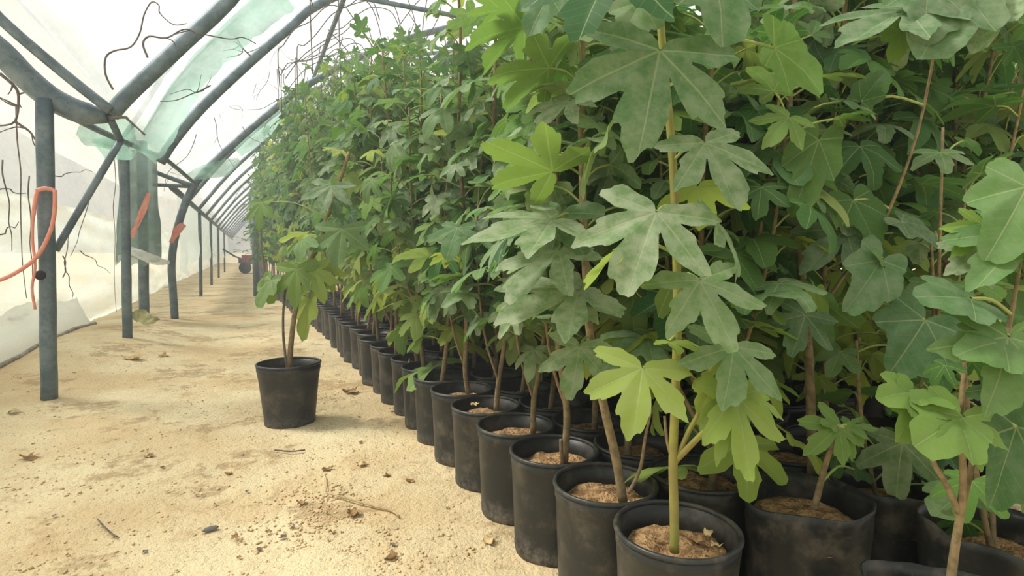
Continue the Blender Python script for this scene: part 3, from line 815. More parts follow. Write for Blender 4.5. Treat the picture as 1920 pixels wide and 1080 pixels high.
protos_done = {}
def plant(kind, idx, x, y, label, group, rot=None, sc=1.0):
    key = (kind, idx)
    tr, br, fo = {'near': NEARV, 'deep': DEEPV, 'far': FARV}[kind][idx]
    rot = random.uniform(0, 6.28) if rot is None else rot
    z = ground_z(x, y)
    if key in protos_done:
        r = copy_tree(protos_done[key]); r.location = (x, y, z); r.rotation_euler = (0, 0, rot)
        tag(r, label, 'potted plant', group)
    else:
        r = assemble((x, y, z), rot, tr, br, fo, SOILS[(idx + len(kind)) % 4], label, group)
        protos_done[key] = r
    hs = 1.0 + 0.42 * max(0, min(1, (y - 3.2) / 3.6)) + 0.1 * max(0, min(1, (y - 7) / 5))
    s = hs * random.uniform(0.92, 1.06) * (0.98 if x < 2 else 1.08)
    for ch in r.children:
        if ch.name.split('.')[0] in ('foliage', 'trunk'): ch.scale = (1, 1, s)
    return r

# ---- traced nearest plants -------------------------------------------------
def traced_plant(loc, stems, leaves, extra, label, trunk_mat=M_BARK, seed=0, rim=(PB, PR), soil=0, name='potted_fig'):
    """stems: list of (points, r0, r1, mat, name); leaves: (base px, tip px, base depth, tip depth, normal(cam right, up, toward), tint, proto, droop, stem point)"""
    r = random.Random(seed); loc = Vector(loc)
    root = empty(name, loc); tag(root, label, 'potted plant', None)
    p = obj('pot' if rim[1] else 'grow_bag', rim[0], root)
    if rim[1]: obj('rim', rim[1], p)
    obj('soil', SOILS[soil] if isinstance(soil, int) else soil, root)
    trunk = None; paths = []
    for (pts, r0, r1, mat, nm) in stems:
        path = smooth_path(pts, 4); paths.append(path); m = len(path); mb = MB()
        mb.tube([q - loc for q in path], [r0 + (r1 - r0) * i / m * (1 + 0.05 * math.sin(i * 1.3)) for i in range(m)], 12)
        me = mb.mesh(nm, mat)
        if trunk is None: trunk = obj('trunk', me, root)
        else: obj('branch', me, trunk)
    lv = Leaves()
    cr = Vector((math.cos(YAW), -math.sin(YAW), 0)); ct = Vector((-math.sin(YAW), -math.cos(YAW), 0)); up = Vector((0, 0, 1))
    for q in leaves:
        (bx, by), (tx, ty), d0, d1, nrm, tint, pi_, droop, wd = q[:9]
        B = at_d(bx, by, d0); T = at_d(tx, ty, d1)
        d = T - B; n = cr * nrm[0] + up * nrm[1] + ct * nrm[2]
        pr = HI[pi_ % 3] if pi_ < 10 else OVAL[pi_ % 3]
        lv.leaf(pr, B, d, n, d.length * 1.04, tint, droop, 0.22, 0.05, r.uniform(0, 6), wd)
        # petiole from the nearest stem point a little below
        best = None
        for path in paths:
            for s_ in path:
                dist = (s_ - B).length + (0.12 if s_.z > B.z + 0.03 else 0)
                if best is None or dist < best[0]: best = (dist, s_)
        lv.petiole(best[1], B, 0.0035, 7)
    for path_i, n, size, t0, t1, spread, bias in extra:
        scatter_leaves(lv, paths[path_i], n, r, HI if n < 12 else MID, size, t0, t1, spread, 0.0035, bias, 0.4)
    fo = lv.mesh('foliage', loc)
    obj('foliage', fo, root)
    return root

XR = 0.915
YC = 1.01; ST = 0.298
DUSTY = (0.55, 0.62, 0.05); PALE = (0.75, 0.80, 0.05); GREEN = (0.75, 0.15, 0.10); YEL = (0.95, 0.12, 0.75); DARK = (0.15, 0.25, 0.0); LIME = (0.95, 0.1, 0.42); MIDG = (0.55, 0.38, 0.05)

# plant C: the nearest fig with the yellow-green stem
locC = Vector((XR, YC, ground_z(XR, YC)))
sb = at_d(1265, 1022, 1.285)
stC = [at_d(px, py, d) for px, py, d in ((1265, 1035, 1.285), (1264, 950, 1.283), (1262, 862, 1.28), (1268, 700, 1.28), (1270, 560, 1.285), (1266, 400, 1.29), (1259, 270, 1.29), (1246, 130, 1.29), (1238, 30, 1.29), (1235, -60, 1.29), (1240, -200, 1.30))]
br1 = [at_d(px, py, d) for px, py, d in ((1266, 868, 1.28), (1290, 812, 1.27), (1312, 768, 1.27), (1328, 700, 1.28))]
br2 = [at_d(px, py, d) for px, py, d in ((1268, 862, 1.28), (1300, 830, 1.25), (1340, 788, 1.23), (1372, 748, 1.22))]
br3 = [at_d(px, py, d) for px, py, d in ((1258, 852, 1.28), (1250, 820, 1.29), (1246, 780, 1.30))]
leavesC = [
    ((1237, 95), (1203, 272), 1.17, 1.10, (0.05, 0.55, 0.85), (0.45, 0.42, 0.0), 0, 0.25, 1.0),
    ((1322, 268), (1388, 372), 1.20, 1.12, (0.0, 0.7, 0.7), DUSTY, 1, 0.3, 0.95),
    ((1230, 398), (1180, 530), 1.18, 1.10, (-0.1, 0.6, 0.8), PALE, 2, 0.3, 1.05),
    ((1342, 412), (1398, 508), 1.26, 1.20, (0.75, 0.35, 0.45), DUSTY, 1, 0.3, 0.9),
    ((1312, 526), (1378, 640), 1.19, 1.10, (0.05, 0.55, 0.8), (0.75, 0.5, 0.12), 2, 0.25, 1.0),
    ((1204, 690), (1190, 808), 1.19, 1.10, (0.0, 0.5, 0.85), (0.95, 0.22, 0.62), 0, 0.25, 1.02),
    ((1376, 650), (1362, 752), 1.20, 1.13, (0.05, 0.55, 0.8), (0.7, 0.42, 0.08), 1, 0.2, 1.1),
    ((1378, 742), (1412, 885), 1.20, 1.11, (0.1, 0.4, 0.9), (0.95, 0.12, 0.55), 2, 0.2, 0.75),
    ((1366, 742), (1352, 860), 1.21, 1.14, (-0.1, 0.4, 0.9), (0.95, 0.15, 0.5), 0, 0.2, 0.55),
    ((1338, 722), (1308, 772), 1.24, 1.20, (-0.2, 0.3, 0.9), (0.95, 0.1, 0.8), 11, 0.2, 0.8),
    ((1420, 745), (1450, 800), 1.26, 1.20, (0.3, 0.4, 0.7), (0.95, 0.1, 0.45), 1, 0.3, 0.8),
    ((1172, 462), (1097, 526), 1.22, 1.16, (-0.6, 0.75, 0.1), (1.0, 0.0, 0.62), 2, 0.2, 0.6),
    ((1340, -45), (1366, 74), 1.14, 1.08, (0.1, 0.5, 0.8), (0.4, 0.35, 0), 11, 0.25, 0.95),
    ((1150, -60), (1085, 45), 1.12, 1.05, (0.0, 0.8, 0.4), (0.0, 0.05, 0), 0, 0.3, 1.25),  # top leaf: backlit shading painted in as the darkest green tint
    ((1202, 4), (1160, 72), 1.25, 1.22, (-0.2, 0.3, 0.9), (0.7, 0.5, 0.1), 10, 0.3, 1.0),
    ((1452, 90), (1560, 165), 1.30, 1.22, (0.2, 0.8, -0.35), (0.8, 0.2, 0.12), 11, 0.25, 0.9),
    ((1255, 640), (1320, 660), 1.27, 1.20, (0, 0.9, 0.2), (0.9, 0.1, 0.5), 1, 0.3, 0.6),
]
traced_plant(locC, [(stC, 0.0108, 0.0085, M_YBARK, 'trunk'), (br1, 0.0065, 0.0045, M_YBARK, 'branch'), (br2, 0.0075, 0.005, M_YBARK, 'branch'), (br3, 0.005, 0.003, M_BARK, 'branch')], leavesC, [],
             'fig plant with smooth yellow-green stem in the nearest black pot', seed=1, soil=0)

# plant B: second pot, brown leaning stem
YB = YC + ST; locB = Vector((XR, YB, ground_z(XR, YB)))
stB = [at_d(px, py, d) for px, py, d in ((1168, 940, 1.555), (1155, 860, 1.55), (1132, 760, 1.55), (1108, 640, 1.56), (1098, 500, 1.57), (1092, 330, 1.57), (1090, 160, 1.57), (1092, 30, 1.57), (1092, -80, 1.57))]
shB = [at_d(px, py, d) for px, py, d in ((1178, 925, 1.54), (1200, 880, 1.53), (1210, 820, 1.53), (1222, 765, 1.55))]
leavesB = [
    ((1036, 322), (920, 262), 1.45, 1.38, (0.1, 0.75, -0.55), (0.85, 0.1, 0.32), 0, 0.2, 1.0),
    ((1035, 412), (882, 438), 1.42, 1.34, (-0.1, 0.85, 0.42), PALE, 1, 0.25, 0.9),
    ((1048, 470), (955, 548), 1.44, 1.36, (-0.4, 0.6, 0.6), (0.6, 0.85, 0.05), 2, 0.3, 0.95),
    ((1084, 545), (945, 588), 1.46, 1.36, (-0.1, 0.8, 0.5), (0.6, 0.8, 0.05), 0, 0.3, 0.9),
    ((1088, 548), (1065, 618), 1.46, 1.40, (-0.1, 0.45, 0.8), PALE, 1, 0.3, 0.75),
    ((1090, 560), (1112, 570), 1.46, 1.42, (0.1, 0.45, 0.8), DUSTY, 12, 0.3, 1.0),
    ((1087, 650), (1072, 738), 1.42, 1.36, (0.0, 0.4, 0.9), DUSTY, 2, 0.2, 0.95),
    ((1140, 250), (1070, 345), 1.42, 1.36, (-0.85, 0.45, -0.1), (0.8, 0.35, 0.25), 1, 0.35, 0.85),
    ((1030, 128), (918, 132), 1.5, 1.42, (0.1, 0.7, -0.55), (0.7, 0.15, 0.2), 0, 0.25, 0.95),
    ((985, 50), (868, 72), 1.5, 1.4, (0.0, 0.7, -0.5), (0.7, 0.1, 0.18), 1, 0.3, 0.75),
    ((1030, -8), (988, 58), 1.36, 1.32, (-0.3, 0.4, 0.85), (0.45, 0.3, 0), 11, 0.3, 0.9),
    ((1068, 190), (1010, 225), 1.5, 1.44, (-0.1, 0.7, 0.5), (0.5, 0.9, 0.1), 2, 0.4, 0.9),
    ((1060, 60), (1042, 30), 1.5, 1.44, (-0.1, 0.5, 0.7), (0.5, 0.9, 0.1), 12, 0.4, 0.9),
    ((940, 20), (900, -20), 1.5, 1.4, (0, 0.7, -0.5), (0.8, 0.1, 0.2), 0, 0.3, 0.9),
]
traced_plant(locB, [(stB, 0.013, 0.0085, M_BARK, 'trunk'), (shB, 0.0055, 0.003, M_BARK, 'branch')], leavesB, [(0, 22, 0.15, 0.5, 1.0, 0.16, None)],
             'fig plant with leaning brown stem in the second pot from the camera', seed=2, soil=1)

def simple_traced(k, pxs, n, lab, seed, H_extra=None, r0=0.012):
    y = YC + ST * k; dep = None
    loc = Vector((XR, y, ground_z(XR, y)))
    P = [at_y(px, py, y) for px, py in pxs]
    P.append(P[-1] + Vector((0.02, 0.02, 0.5))); P.append(P[-1] + Vector((-0.03, 0.02, 0.45)))
    b2 = [P[1], P[1] + Vector((-0.06, 0.02, 0.22)), P[1] + Vector((-0.1, 0.0, 0.6)), P[1] + Vector((-0.08, -0.02, 1.0))]
    ex = [([P[0] + Vector((-0.016, -0.012, 0)), P[0] + Vector((-0.02, -0.014, 0.05)), P[0] + Vector((-0.02, -0.012, 0.085))], 0.007, 0.006, M_BARK, 'branch')] if k == 2 else []
    traced_plant(loc, [(P, r0, 0.006, M_BARK, 'trunk'), (b2, 0.006, 0.003, M_BARK, 'branch')] + ex, [], [(0, n, 0.15, 0.35, 1.0, 0.16, LEFTV), (1, n // 2, 0.14, 0.35, 1.0, 0.14, LEFTV)], lab, seed=seed, soil=k % 4)
simple_traced(2, ((1058, 866), (1063, 770), (1047, 650), (1040, 500), (1044, 330)), 34, 'fig plant with a cut stump beside its stem, third pot from the camera', 3, r0=0.013)
simple_traced(3, ((1000, 812), (1001, 750), (1012, 690), (1022, 610), (1015, 450), (990, 300)), 34, 'fig plant with a kinked thin stem in the fourth pot from the camera', 4)
simple_traced(4, ((930, 770), (935, 715), (945, 650), (948, 560), (940, 420), (925, 280)), 34, 'fig plant in the fifth pot from the camera along the sand', 5)
simple_traced(5, ((878, 738), (872, 690), (875, 620), (872, 520), (870, 400), (860, 260)), 34, 'fig plant with stout straight stem, sixth pot along the sand from camera', 6, r0=0.013)

# ---- rest of the aisle-edge row ---------------------------------------------
k = 6; y = YC + ST * 6
yrow = []
while y < 26:
    yrow.append(y); y += ST + (0.10 if y > 9 else 0)
for j, y in enumerate(yrow):
    n = j + 7
    x = XR + random.uniform(-.02, .02)
    if y < 5.5:
        lab = '%s fig plant from the camera in the pot row along the sand' % ords[n - 1]
        g = 'figs of the aisle row'
        plant('near', j % 6, x, y, lab, g)
    elif y < 26:
        lab = 'distant fig plant in the aisle-edge row, merged with its neighbours into one leafy line'
        plant('near' if y < 8 else 'far', j % 6, x - (0.0 if y < 7 else min(0.45, 0.05 * (y - 7))), y, lab, 'distant figs of the aisle row')

# ---- rows behind ------------------------------------------------------------
deep = 0
def ok(x, y): return True
rows = [(1.21, 1.24, 0.30, 11.5), (1.515, 1.58, 0.32, 9), (1.90, 1.30, 0.36, 7.5), (2.15, 1.35, 0.4, 6.5), (2.5, 1.3, 0.42, 6), (2.9, 1.35, 0.45, 5.5), (3.35, 1.5, 0.5, 5.0), (3.9, 1.4, 0.55, 5.2), (4.5, 1.6, 0.6, 5.4), (5.2, 1.8, 0.7, 5.6)]
for ri, (x, y0, st, y1) in enumerate(rows):
    y = y0; j = 0
    while y < y1:
        if ri == 0 and j == 0:
            plant('deep', 0, x, y, 'fig plant in the black pot tucked right behind the nearest pot', None, 2.0)
        elif ri == 0:
            plant('near' if y < 7 else 'far', (j * 2 + 1) % 6, x, y, 'fig plant in the second row, its pot half hidden behind the aisle row', 'figs of the second row')
        else:
            kind = 'deep' if y < 5 else 'far'
            plant(kind, (deep * 3 + ri) % (5 if kind == 'deep' else 6), x + random.uniform(-.04, .04), y, 'fig plant deep inside the crowded block, seen only as dark foliage', 'figs inside the block')
            deep += 1
        j += 1; y += st

# ---- the pot standing alone on the sand -------------------------------------
li = at_z(546, 794, 0.0)
lone = Vector((0.205, 3.50, ground_z(0.205, 3.5)))
LPB, LPR = pot_meshes(0.172, 0.140, 0.36, 'lone_pot', 0.03)
yl = 3.5
stL = [at_y(px, py, yl) for px, py in ((543, 690), (546, 640), (556, 570), (578, 500), (600, 450), (618, 395), (640, 330), (655, 285))]
stL2 = [at_y(px, py, yl) for px, py in ((538, 688), (532, 640), (531, 590), (535, 540))]
leavesL = [
    ((556, 505), (552, 572), 3.2, 3.15, (-0.1, 0.5, 0.8), (0.8, 0.1, 0.3), 0, 0.3, 0.9),
    ((588, 505), (602, 562), 3.2, 3.15, (-0.1, 0.5, 0.8), (0.8, 0.1, 0.55), 1, 0.3, 0.8),
    ((508, 525), (478, 575), 3.2, 3.15, (-0.4, 0.5, 0.7), (0.7, 0.3, 0.2), 11, 0.3, 0.9),
    ((512, 525), (505, 570), 3.25, 3.2, (0.4, 0.3, 0.7), (0.8, 0.1, 0.4), 11, 0.3, 0.7),
    ((622, 348), (602, 392), 3.2, 3.1, (0.0, 0.6, 0.8), (0.4, 0.55, 0.0), 2, 0.25, 1.1),
    ((642, 430), (632, 492), 3.2, 3.1, (0.0, 0.5, 0.8), (0.5, 0.2, 0.12), 0, 0.25, 1.1),
    ((580, 560), (560, 640), 3.3, 3.25, (-0.5, 0.3, 0.7), (0.9, 0.1, 0.7), 11, 0.3, 0.7),
    ((490, 380), (480, 425), 3.3, 3.25, (-0.3, 0.4, 0.7), (0.6, 0.1, 0.2), 1, 0.3, 0.9),
    ((612, 500), (625, 540), 3.3, 3.25, (0.2, 0.4, 0.7), (0.95, 0.1, 0.7), 2, 0.3, 0.9),
]
rootL = traced_plant(lone, [(stL, 0.016, 0.010, M_BARK, 'trunk'), (stL2, 0.008, 0.006, M_TWIG, 'branch')], leavesL, [(0, 12, 0.14, 0.35, 1.0, 0.14, None)],
             'leaning fig plant in a tapered black pot standing alone on the sand', seed=9, rim=(LPB, LPR), soil=2)
for ch in rootL.children:
    if ch.name.startswith('soil'): ch.scale = (1.2, 1.2, 1.04)

# ---- plastic grow bags at the right ------------------------------------------
def grow_bag(x, y, h, rad, seed, label, n, height, tilt=0.0, fold=True):
    r = random.Random(seed)
    def wob(w, z):
        q = 1 + 0.045 * math.sin(3 * w + seed) + 0.03 * math.sin(7 * w + seed * 2 + z * 9)
        return q + 0.05 * mnoise.noise((math.cos(w) * 2.5, math.sin(w) * 2.5, z * 9 + seed))
    mb = MB()
    prof = [(0.01, 0.003), (rad * .86, 0.003), (rad * .97, 0.03), (rad * .94, 0.09), (rad * 1.0, h * .45), (rad * .97, h * .62), (rad * 1.02, h * .8), (rad * 1.03, h - 0.02), (rad * 1.05, h + 0.004), (rad * 1.02, h + 0.006), (rad * .97, h - 0.02), (rad * .93, h - 0.09)]
    mb.lathe(prof, 48, 0, wob)
    v2 = []
    for (a, b, c) in mb.v:
        f = max(0, c / h - 0.5)
        v2.append((a, b, c + f * tilt * (a * 0.9 + b * 0.3) + (0.03 * mnoise.noise((a * 9, b * 9, seed)) if c > h - 0.1 else 0)))
    mb.v = v2
    root = empty('potted_shrub', (x, y, ground_z(x, y))); tag(root, label, 'potted plant', 'plants in plastic bags')
    obj('grow_bag', mb.mesh('grow_bag', M_POT), root)
    so = obj('soil', soil_mesh(rad * .93, h - 0.055, seed, 'soil'), root)
    z0 = h - 0.08
    stems = []
    lv = Leaves()
    K = 3 if n > 14 else 2
    tr = None
    for s_ in range(K):
        a = r.uniform(0, 6.28); o = Vector((math.cos(a), math.sin(a), 0))
        P = smooth_path([Vector((0.01 * s_, 0, z0)), Vector((0, 0, z0 + .12 * height)) + o * .02, Vector((0, 0, z0 + height * .5)) + o * .07, Vector((0, 0, z0 + height * (1 - .15 * s_))) + o * .1], 4)
        m = MB(); m.tube(P, [0.008 - 0.0045 * i / len(P) for i in range(len(P))], 8)
        me = m.mesh('stem', M_BARK)
        if tr is None: tr = obj('trunk', me, root)
        else: obj('branch', me, tr)
        scatter_leaves(lv, P, n // K, r, OVAL + MID[:2], 0.125, 0.28, 1.0, 0.12, 0.003, None, 0.2)
    obj('foliage', lv.mesh('foliage'), root)
    return root
grow_bag(1.95, 0.98, 0.34, 0.15, 17, 'shrub in the shaded bag farthest right behind the others', 26, 1.1, 0.1)
grow_bag(1.64, 0.97, 0.33, 0.145, 11, 'shrub with two thin stalks in the dark sagging bag behind the forked-stem bag', 12, 0.5, -0.3)
grow_bag(1.60, 0.68, 0.34, 0.14, 14, 'shrub in the plastic bag cut off by the right edge of the picture', 12, 0.6, 0.1)
BAGM = {}
def bag_pot(rad, h, seed):
    r_ = grow_bag(0, 0, h, rad, seed, 'x', 2, 0.3)
    out = [c.data for c in r_.children if c.name.startswith(('grow_bag', 'soil'))]
    for c in list(r_.children):
        for g in list(c.children): bpy.data.objects.remove(g)
        bpy.data.objects.remove(c)
    bpy.data.objects.remove(r_)
    return out
def pxd(*l): return [at_d(px, py, d) for px, py, d in l]
LM = (0.9, 0.08, 0.28); GM = (0.75, 0.22, 0.10)
leavesS = [
    ((1798, 782), (1722, 832), 1.02, 0.98, (-0.1, 0.6, 0.75), LM, 11, 0.3, 1.1),
    ((1806, 782), (1850, 872), 1.02, 0.97, (0.1, 0.4, 0.85), LM, 0, 0.25, 1.1),
    ((1890, 632), (1868, 760), 1.04, 0.98, (0.0, 0.5, 0.8), GM, 1, 0.25, 1.1),
    ((1880, 640), (1800, 655), 1.04, 1.0, (0.0, 0.7, 0.6), GM, 10, 0.3, 0.9),
    ((1905, 800), (1862, 958), 1.06, 1.02, (0.1, 0.35, 0.9), (0.35, 0.2, 0.0), 10, 0.2, 0.85),
    ((1718, 742), (1790, 762), 1.06, 1.0, (0.1, 0.7, 0.6), LM, 11, 0.3, 0.8),
    ((1712, 742), (1692, 830), 1.06, 1.02, (0.1, 0.3, 0.9), LM, 11, 0.3, 0.7),
    ((1708, 735), (1652, 742), 1.06, 1.03, (-0.1, 0.6, 0.7), LM, 11, 0.3, 1.0),
    ((1820, 560), (1720, 545), 1.08, 1.03, (0.0, 0.8, 0.55), (0.6, 0.3, 0.0), 10, 0.3, 0.85),
    ((1925, 350), (1858, 480), 1.08, 1.03, (-0.3, 0.4, 0.8), GM, 10, 0.3, 0.8),
    ((1925, 440), (1845, 520), 1.08, 1.03, (-0.3, 0.5, 0.7), (0.8, 0.25, 0.05), 0, 0.3, 0.9),
    ((1850, 470), (1790, 505), 1.12, 1.10, (0.0, 0.6, 0.7), (0.5, 0.9, 0.05), 0, 0.4, 1.0),
    ((1840, 420), (1795, 470), 1.12, 1.10, (0.0, 0.6, 0.7), (0.95, 0.0, 0.35), 1, 0.3, 0.8),
    ((1925, 720), (1880, 820), 1.08, 1.05, (0.0, 0.4, 0.9), (0.4, 0.2, 0.0), 2, 0.3, 0.9),
]
sg, ss = bag_pot(0.125, 0.34, 8)
sS = pxd((1782, 1095, 1.08), (1790, 1030, 1.07), (1800, 965, 1.06), (1806, 890, 1.05), (1800, 790, 1.05), (1808, 700, 1.06))
sS2 = pxd((1800, 965, 1.06), (1775, 910, 1.06), (1748, 860, 1.07), (1745, 800, 1.08), (1715, 745, 1.08))
sS3 = pxd((1802, 960, 1.06), (1818, 890, 1.07), (1850, 740, 1.09), (1885, 640, 1.10), (1905, 540, 1.11), (1918, 450, 1.12))
b0 = at_d(1772, 1095, 1.08)
rS = traced_plant((b0.x, b0.y, ground_z(b0.x, b0.y)), [(sS, 0.0085, 0.004, M_BARK, 'trunk'), (sS2, 0.006, 0.003, M_BARK, 'branch'), (sS3, 0.006, 0.003, M_BARK, 'branch')], leavesS, [],
             'shrub with a tall forked pale stem in the bag cut by the bottom edge', seed=31, rim=(sg, None), soil=ss, name='potted_shrub')
leavesG = [
    ((1572, 800), (1522, 848), 1.42, 1.38, (-0.1, 0.5, 0.85), LM, 0, 0.3, 0.9),
    ((1582, 802), (1602, 858), 1.42, 1.38, (0.1, 0.4, 0.9), LM, 1, 0.3, 0.7),
    ((1590, 798), (1642, 800), 1.43, 1.40, (0.1, 0.7, 0.6), (0.8, 0.1, 0.2), 2, 0.3, 0.8),
    ((1566, 796), (1540, 790), 1.43, 1.41, (-0.1, 0.7, 0.6), LM, 11, 0.3, 0.8),
    ((1600, 880), (1640, 905), 1.60, 1.57, (0.1, 0.7, 0.6), (0.4, 0.2, 0.05), 10, 0.4, 0.9),
]
gg, gs = bag_pot(0.15, 0.35, 5)
gS = pxd((1527, 955, 1.45), (1535, 920, 1.45), (1548, 870, 1.44), (1562, 832, 1.43), (1574, 800, 1.42))
traced_plant((1.335, 0.985, ground_z(1.335, 0.985)), [(gS, 0.009, 0.005, M_BARK, 'trunk')], leavesG, [], 'small lime-leaved shrub in the dented black plastic bag right of the nearest pot', seed=35, rim=(gg, None), soil=gs, name='potted_shrub')
GR = (0.55, 0.2, 0.02); LG = (0.85, 0.1, 0.12)
leavesR = [
    ((1652, 488), (1592, 582), 1.50, 1.42, (0.1, 0.5, 0.8), (0.7, 0.35, 0.0), 10, 0.3, 0.65),
    ((1655, 486), (1640, 470), 1.50, 1.48, (0.0, 0.6, 0.7), LG, 11, 0.3, 1.2),
    ((1535, 262), (1490, 402), 1.52, 1.45, (-0.2, 0.3, 0.9), (0.35, 0.05, 0.15), 11, 0.2, 0.5),
    ((1505, 372), (1460, 300), 1.55, 1.5, (-0.1, 0.6, 0.7), (0.3, 0.1, 0.05), 10, 0.3, 0.9),
    ((1740, -30), (1735, 75), 1.40, 1.33, (-0.1, 0.5, 0.85), (0.5, 0.45, 0.0), 10, 0.25, 0.9),
    ((1700, 20), (1590, 62), 1.42, 1.35, (-0.1, 0.8, 0.5), (0.55, 0.5, 0.0), 0, 0.3, 0.9),
    ((1800, -20), (1732, 100), 1.40, 1.32, (-0.2, 0.5, 0.8), (0.5, 0.45, 0.0), 11, 0.25, 0.8),
    ((1875, 10), (1822, 88), 1.40, 1.35, (-0.5, 0.6, 0.4), (0.7, 0.8, 0.0), 11, 0.3, 0.6),
    ((1690, 60), (1672, 112), 1.45, 1.42, (-0.1, 0.4, 0.9), (0.9, 0.0, 0.35), 11, 0.2, 0.7),
    ((1600, 375), (1650, 460), 1.60, 1.55, (0.0, 0.5, 0.8), (0.3, 0.0, 0.1), 10, 0.3, 0.9),
    ((1690, 415), (1770, 462), 1.56, 1.5, (0.1, 0.6, 0.7), (0.25, 0.4, 0.0), 10, 0.3, 0.7),
    ((1585, 430), (1520, 500), 1.62, 1.55, (-0.1, 0.5, 0.8), (0.3, 0.45, 0.0), 0, 0.3, 0.8),
    ((1735, 600), (1672, 700), 1.45, 1.40, (-0.1, 0.5, 0.85), (0.35, 0.2, 0.0), 10, 0.25, 1.0),
    ((1510, 590), (1490, 660), 1.50, 1.46, (0.0, 0.5, 0.8), (0.2, 0.3, 0.0), 2, 0.25, 1.1),
    ((1530, 545), (1545, 590), 1.55, 1.52, (0.1, 0.4, 0.8), (0.95, 0.0, 0.5), 11, 0.2, 0.9),
    ((1615, 190), (1660, 130), 1.6, 1.55, (0.1, 0.6, 0.5), (0.2, 0.2, 0.0), 10, 0.3, 0.9),
    ((1480, 220), (1440, 260), 1.5, 1.45, (-0.1, 0.5, 0.8), (0.9, 0.1, 0.3), 1, 0.3, 0.9),
    ((1580, 190), (1650, 215), 1.5, 1.45, (0.1, 0.8, 0.4), (0.6, 0.5, 0.0), 10, 0.3, 0.6),
]
sR = pxd((1522, 900, 1.72), (1520, 760, 1.72), (1512, 600, 1.72), (1498, 470, 1.72), (1486, 380, 1.72), (1480, 200, 1.74), (1490, 0, 1.76), (1500, -120, 1.78))
sR2 = pxd((1514, 620, 1.72), (1580, 520, 1.68), (1650, 430, 1.62), (1720, 250, 1.58), (1760, 50, 1.52))
b0 = at_z(1525, 900, 0.29)
traced_plant((1.62, 1.27, ground_z(1.62, 1.27)), [(sR, 0.015, 0.007, M_BARK, 'trunk'), (sR2, 0.006, 0.003, M_BARK, 'branch')], leavesR, [(0, 16, 0.16, 0.45, 1.0, 0.17, None)],
             'tall fig plant with straight tan stem behind the dented bag', seed=33, soil=3)

# ---- far end: cart, post and dark shrub ------------------------------------
cy = 27.0; cx = 0.02
r = empty('garden_cart', (cx, cy, ground_z(cx, cy))); tag(r, 'dark cart with a red panel standing at the far end of the sand path', 'cart')
mb = MB(); mb.box((0.2, 0, 0.55), (1.1, 0.7, 0.22)); mb.box((-0.35, 0, 0.68), (0.5, 0.5, 0.06), Matrix.Rotation(0.4, 3, 'Y')); mb.box((0.5, 0, 0.82), (0.4, 0.5, 0.35))
obj('body', mb.mesh('cart_body', M_DARKM, False), r)
mb = MB(); mb.box((0.02, -0.36, 0.62), (0.5, 0.05, 0.36)); obj('panel', mb.mesh('cart_panel', M_REDM, False), r)
for sx_ in (-0.1, 0.55):
    for sy_ in (-0.36, 0.36):
        mb = MB(); mb.tube([(sx_, sy_ - .06, .25), (sx_, sy_ + .06, .25)], 0.25, 16); obj('wheel', mb.mesh('wheel', M_RUB, False), r)
mb = MB(); mb.tube(smooth_path([(-0.5, 0, 0.75), (-0.8, 0, 0.95), (-0.95, 0, 1.05)], 3), 0.035, 7); obj('handle', mb.mesh('cart_handle', M_DARKM), r)
py_ = 13.6; pp = at_y(481, 540, py_)
mb = MB(); mb.tube([(pp.x, py_, ground_z(pp.x, py_) - 0.03), (pp.x, py_, 1.2), (pp.x + .02, py_, 2.2)], 0.07, 10)
tag(obj('steel_post', mb.mesh('steel_post', M_METAL)), 'dull grey post standing among the leaves at the far edge of the path', 'post', 'steel posts along the left side')

def shrub(x, y, seed, label):
    r = random.Random(seed); root = empty('leafy_shrub', (x, y, ground_z(x, y))); tag(root, label, 'shrub')
    m = MB(); P = smooth_path([Vector((0, 0, -.02)), Vector((.03, 0, .5)), Vector((-.02, .05, 1.1)), Vector((0, 0, 1.9))], 4); m.tube(P, [0.03 - 0.02 * i / len(P) for i in range(len(P))], 8)
    tr = obj('trunk', m.mesh('trunk', M_BARK), root); lv = Leaves()
    for i in range(150):
        a = r.uniform(0, 6.28); q = r.uniform(0.1, 0.5); z = r.uniform(0.75, 2.0)
        b = Vector((math.cos(a) * q, math.sin(a) * q, z)); o = Vector((math.cos(a), math.sin(a), r.uniform(-.8, .3)))
        lv.leaf(r.choice(OVAL), b, o, Vector((0, 0, 1)) + o * .4, r.uniform(.09, .15), (0.0, 0.05, 0.0), 0.3, 0.2, 0.04, i, 0.6)
        if i % 5 == 0: lv.petiole(P[min(len(P) - 1, int(z / 2.0 * (len(P) - 1)))], b, 0.004)
    obj('foliage', lv.mesh('foliage'), root)
shrub(0.30, 12.6, 4, 'dark glossy shrub leaning over the far edge of the sand path')

# ---- litter ------------------------------------------------------------------
def dry_leaf(p, size, rot, mat, label, seed, group=None, flat=0.5):
    V, Ft, Fq, best = OVAL[seed % 3]
    x, y = V[:, 0], V[:, 1]
    ang = x * 2.1; z = (1 - np.cos(ang)) * 0.26 + 0.09 * np.sin(y * 6 + x * 4 + seed) + 0.12 * y * y * flat
    X = np.sin(ang) * 0.45; P = np.stack([X, y * 0.8, z], 1) * size
    P[:, 2] -= P[:, 2].min()
    me = bpy.data.meshes.new('dry_leaf'); me.from_pydata(P.tolist(), [], Ft.tolist() + Fq.tolist()); me.materials.append(mat)
    me.polygons.foreach_set('use_smooth', [True] * len(me.polygons))
    o = obj('dry_leaf', me, None, p); o.rotation_euler = (random.uniform(-.2, .2), random.uniform(-.2, .2), rot)
    return tag(o, label, 'leaf', group)
def on_ground(px, py):
    p = at_z(px, py, 0.0)
    for _ in range(3): p = at_z(px, py, ground_z(p.x, p.y) + 0.006)
    return p
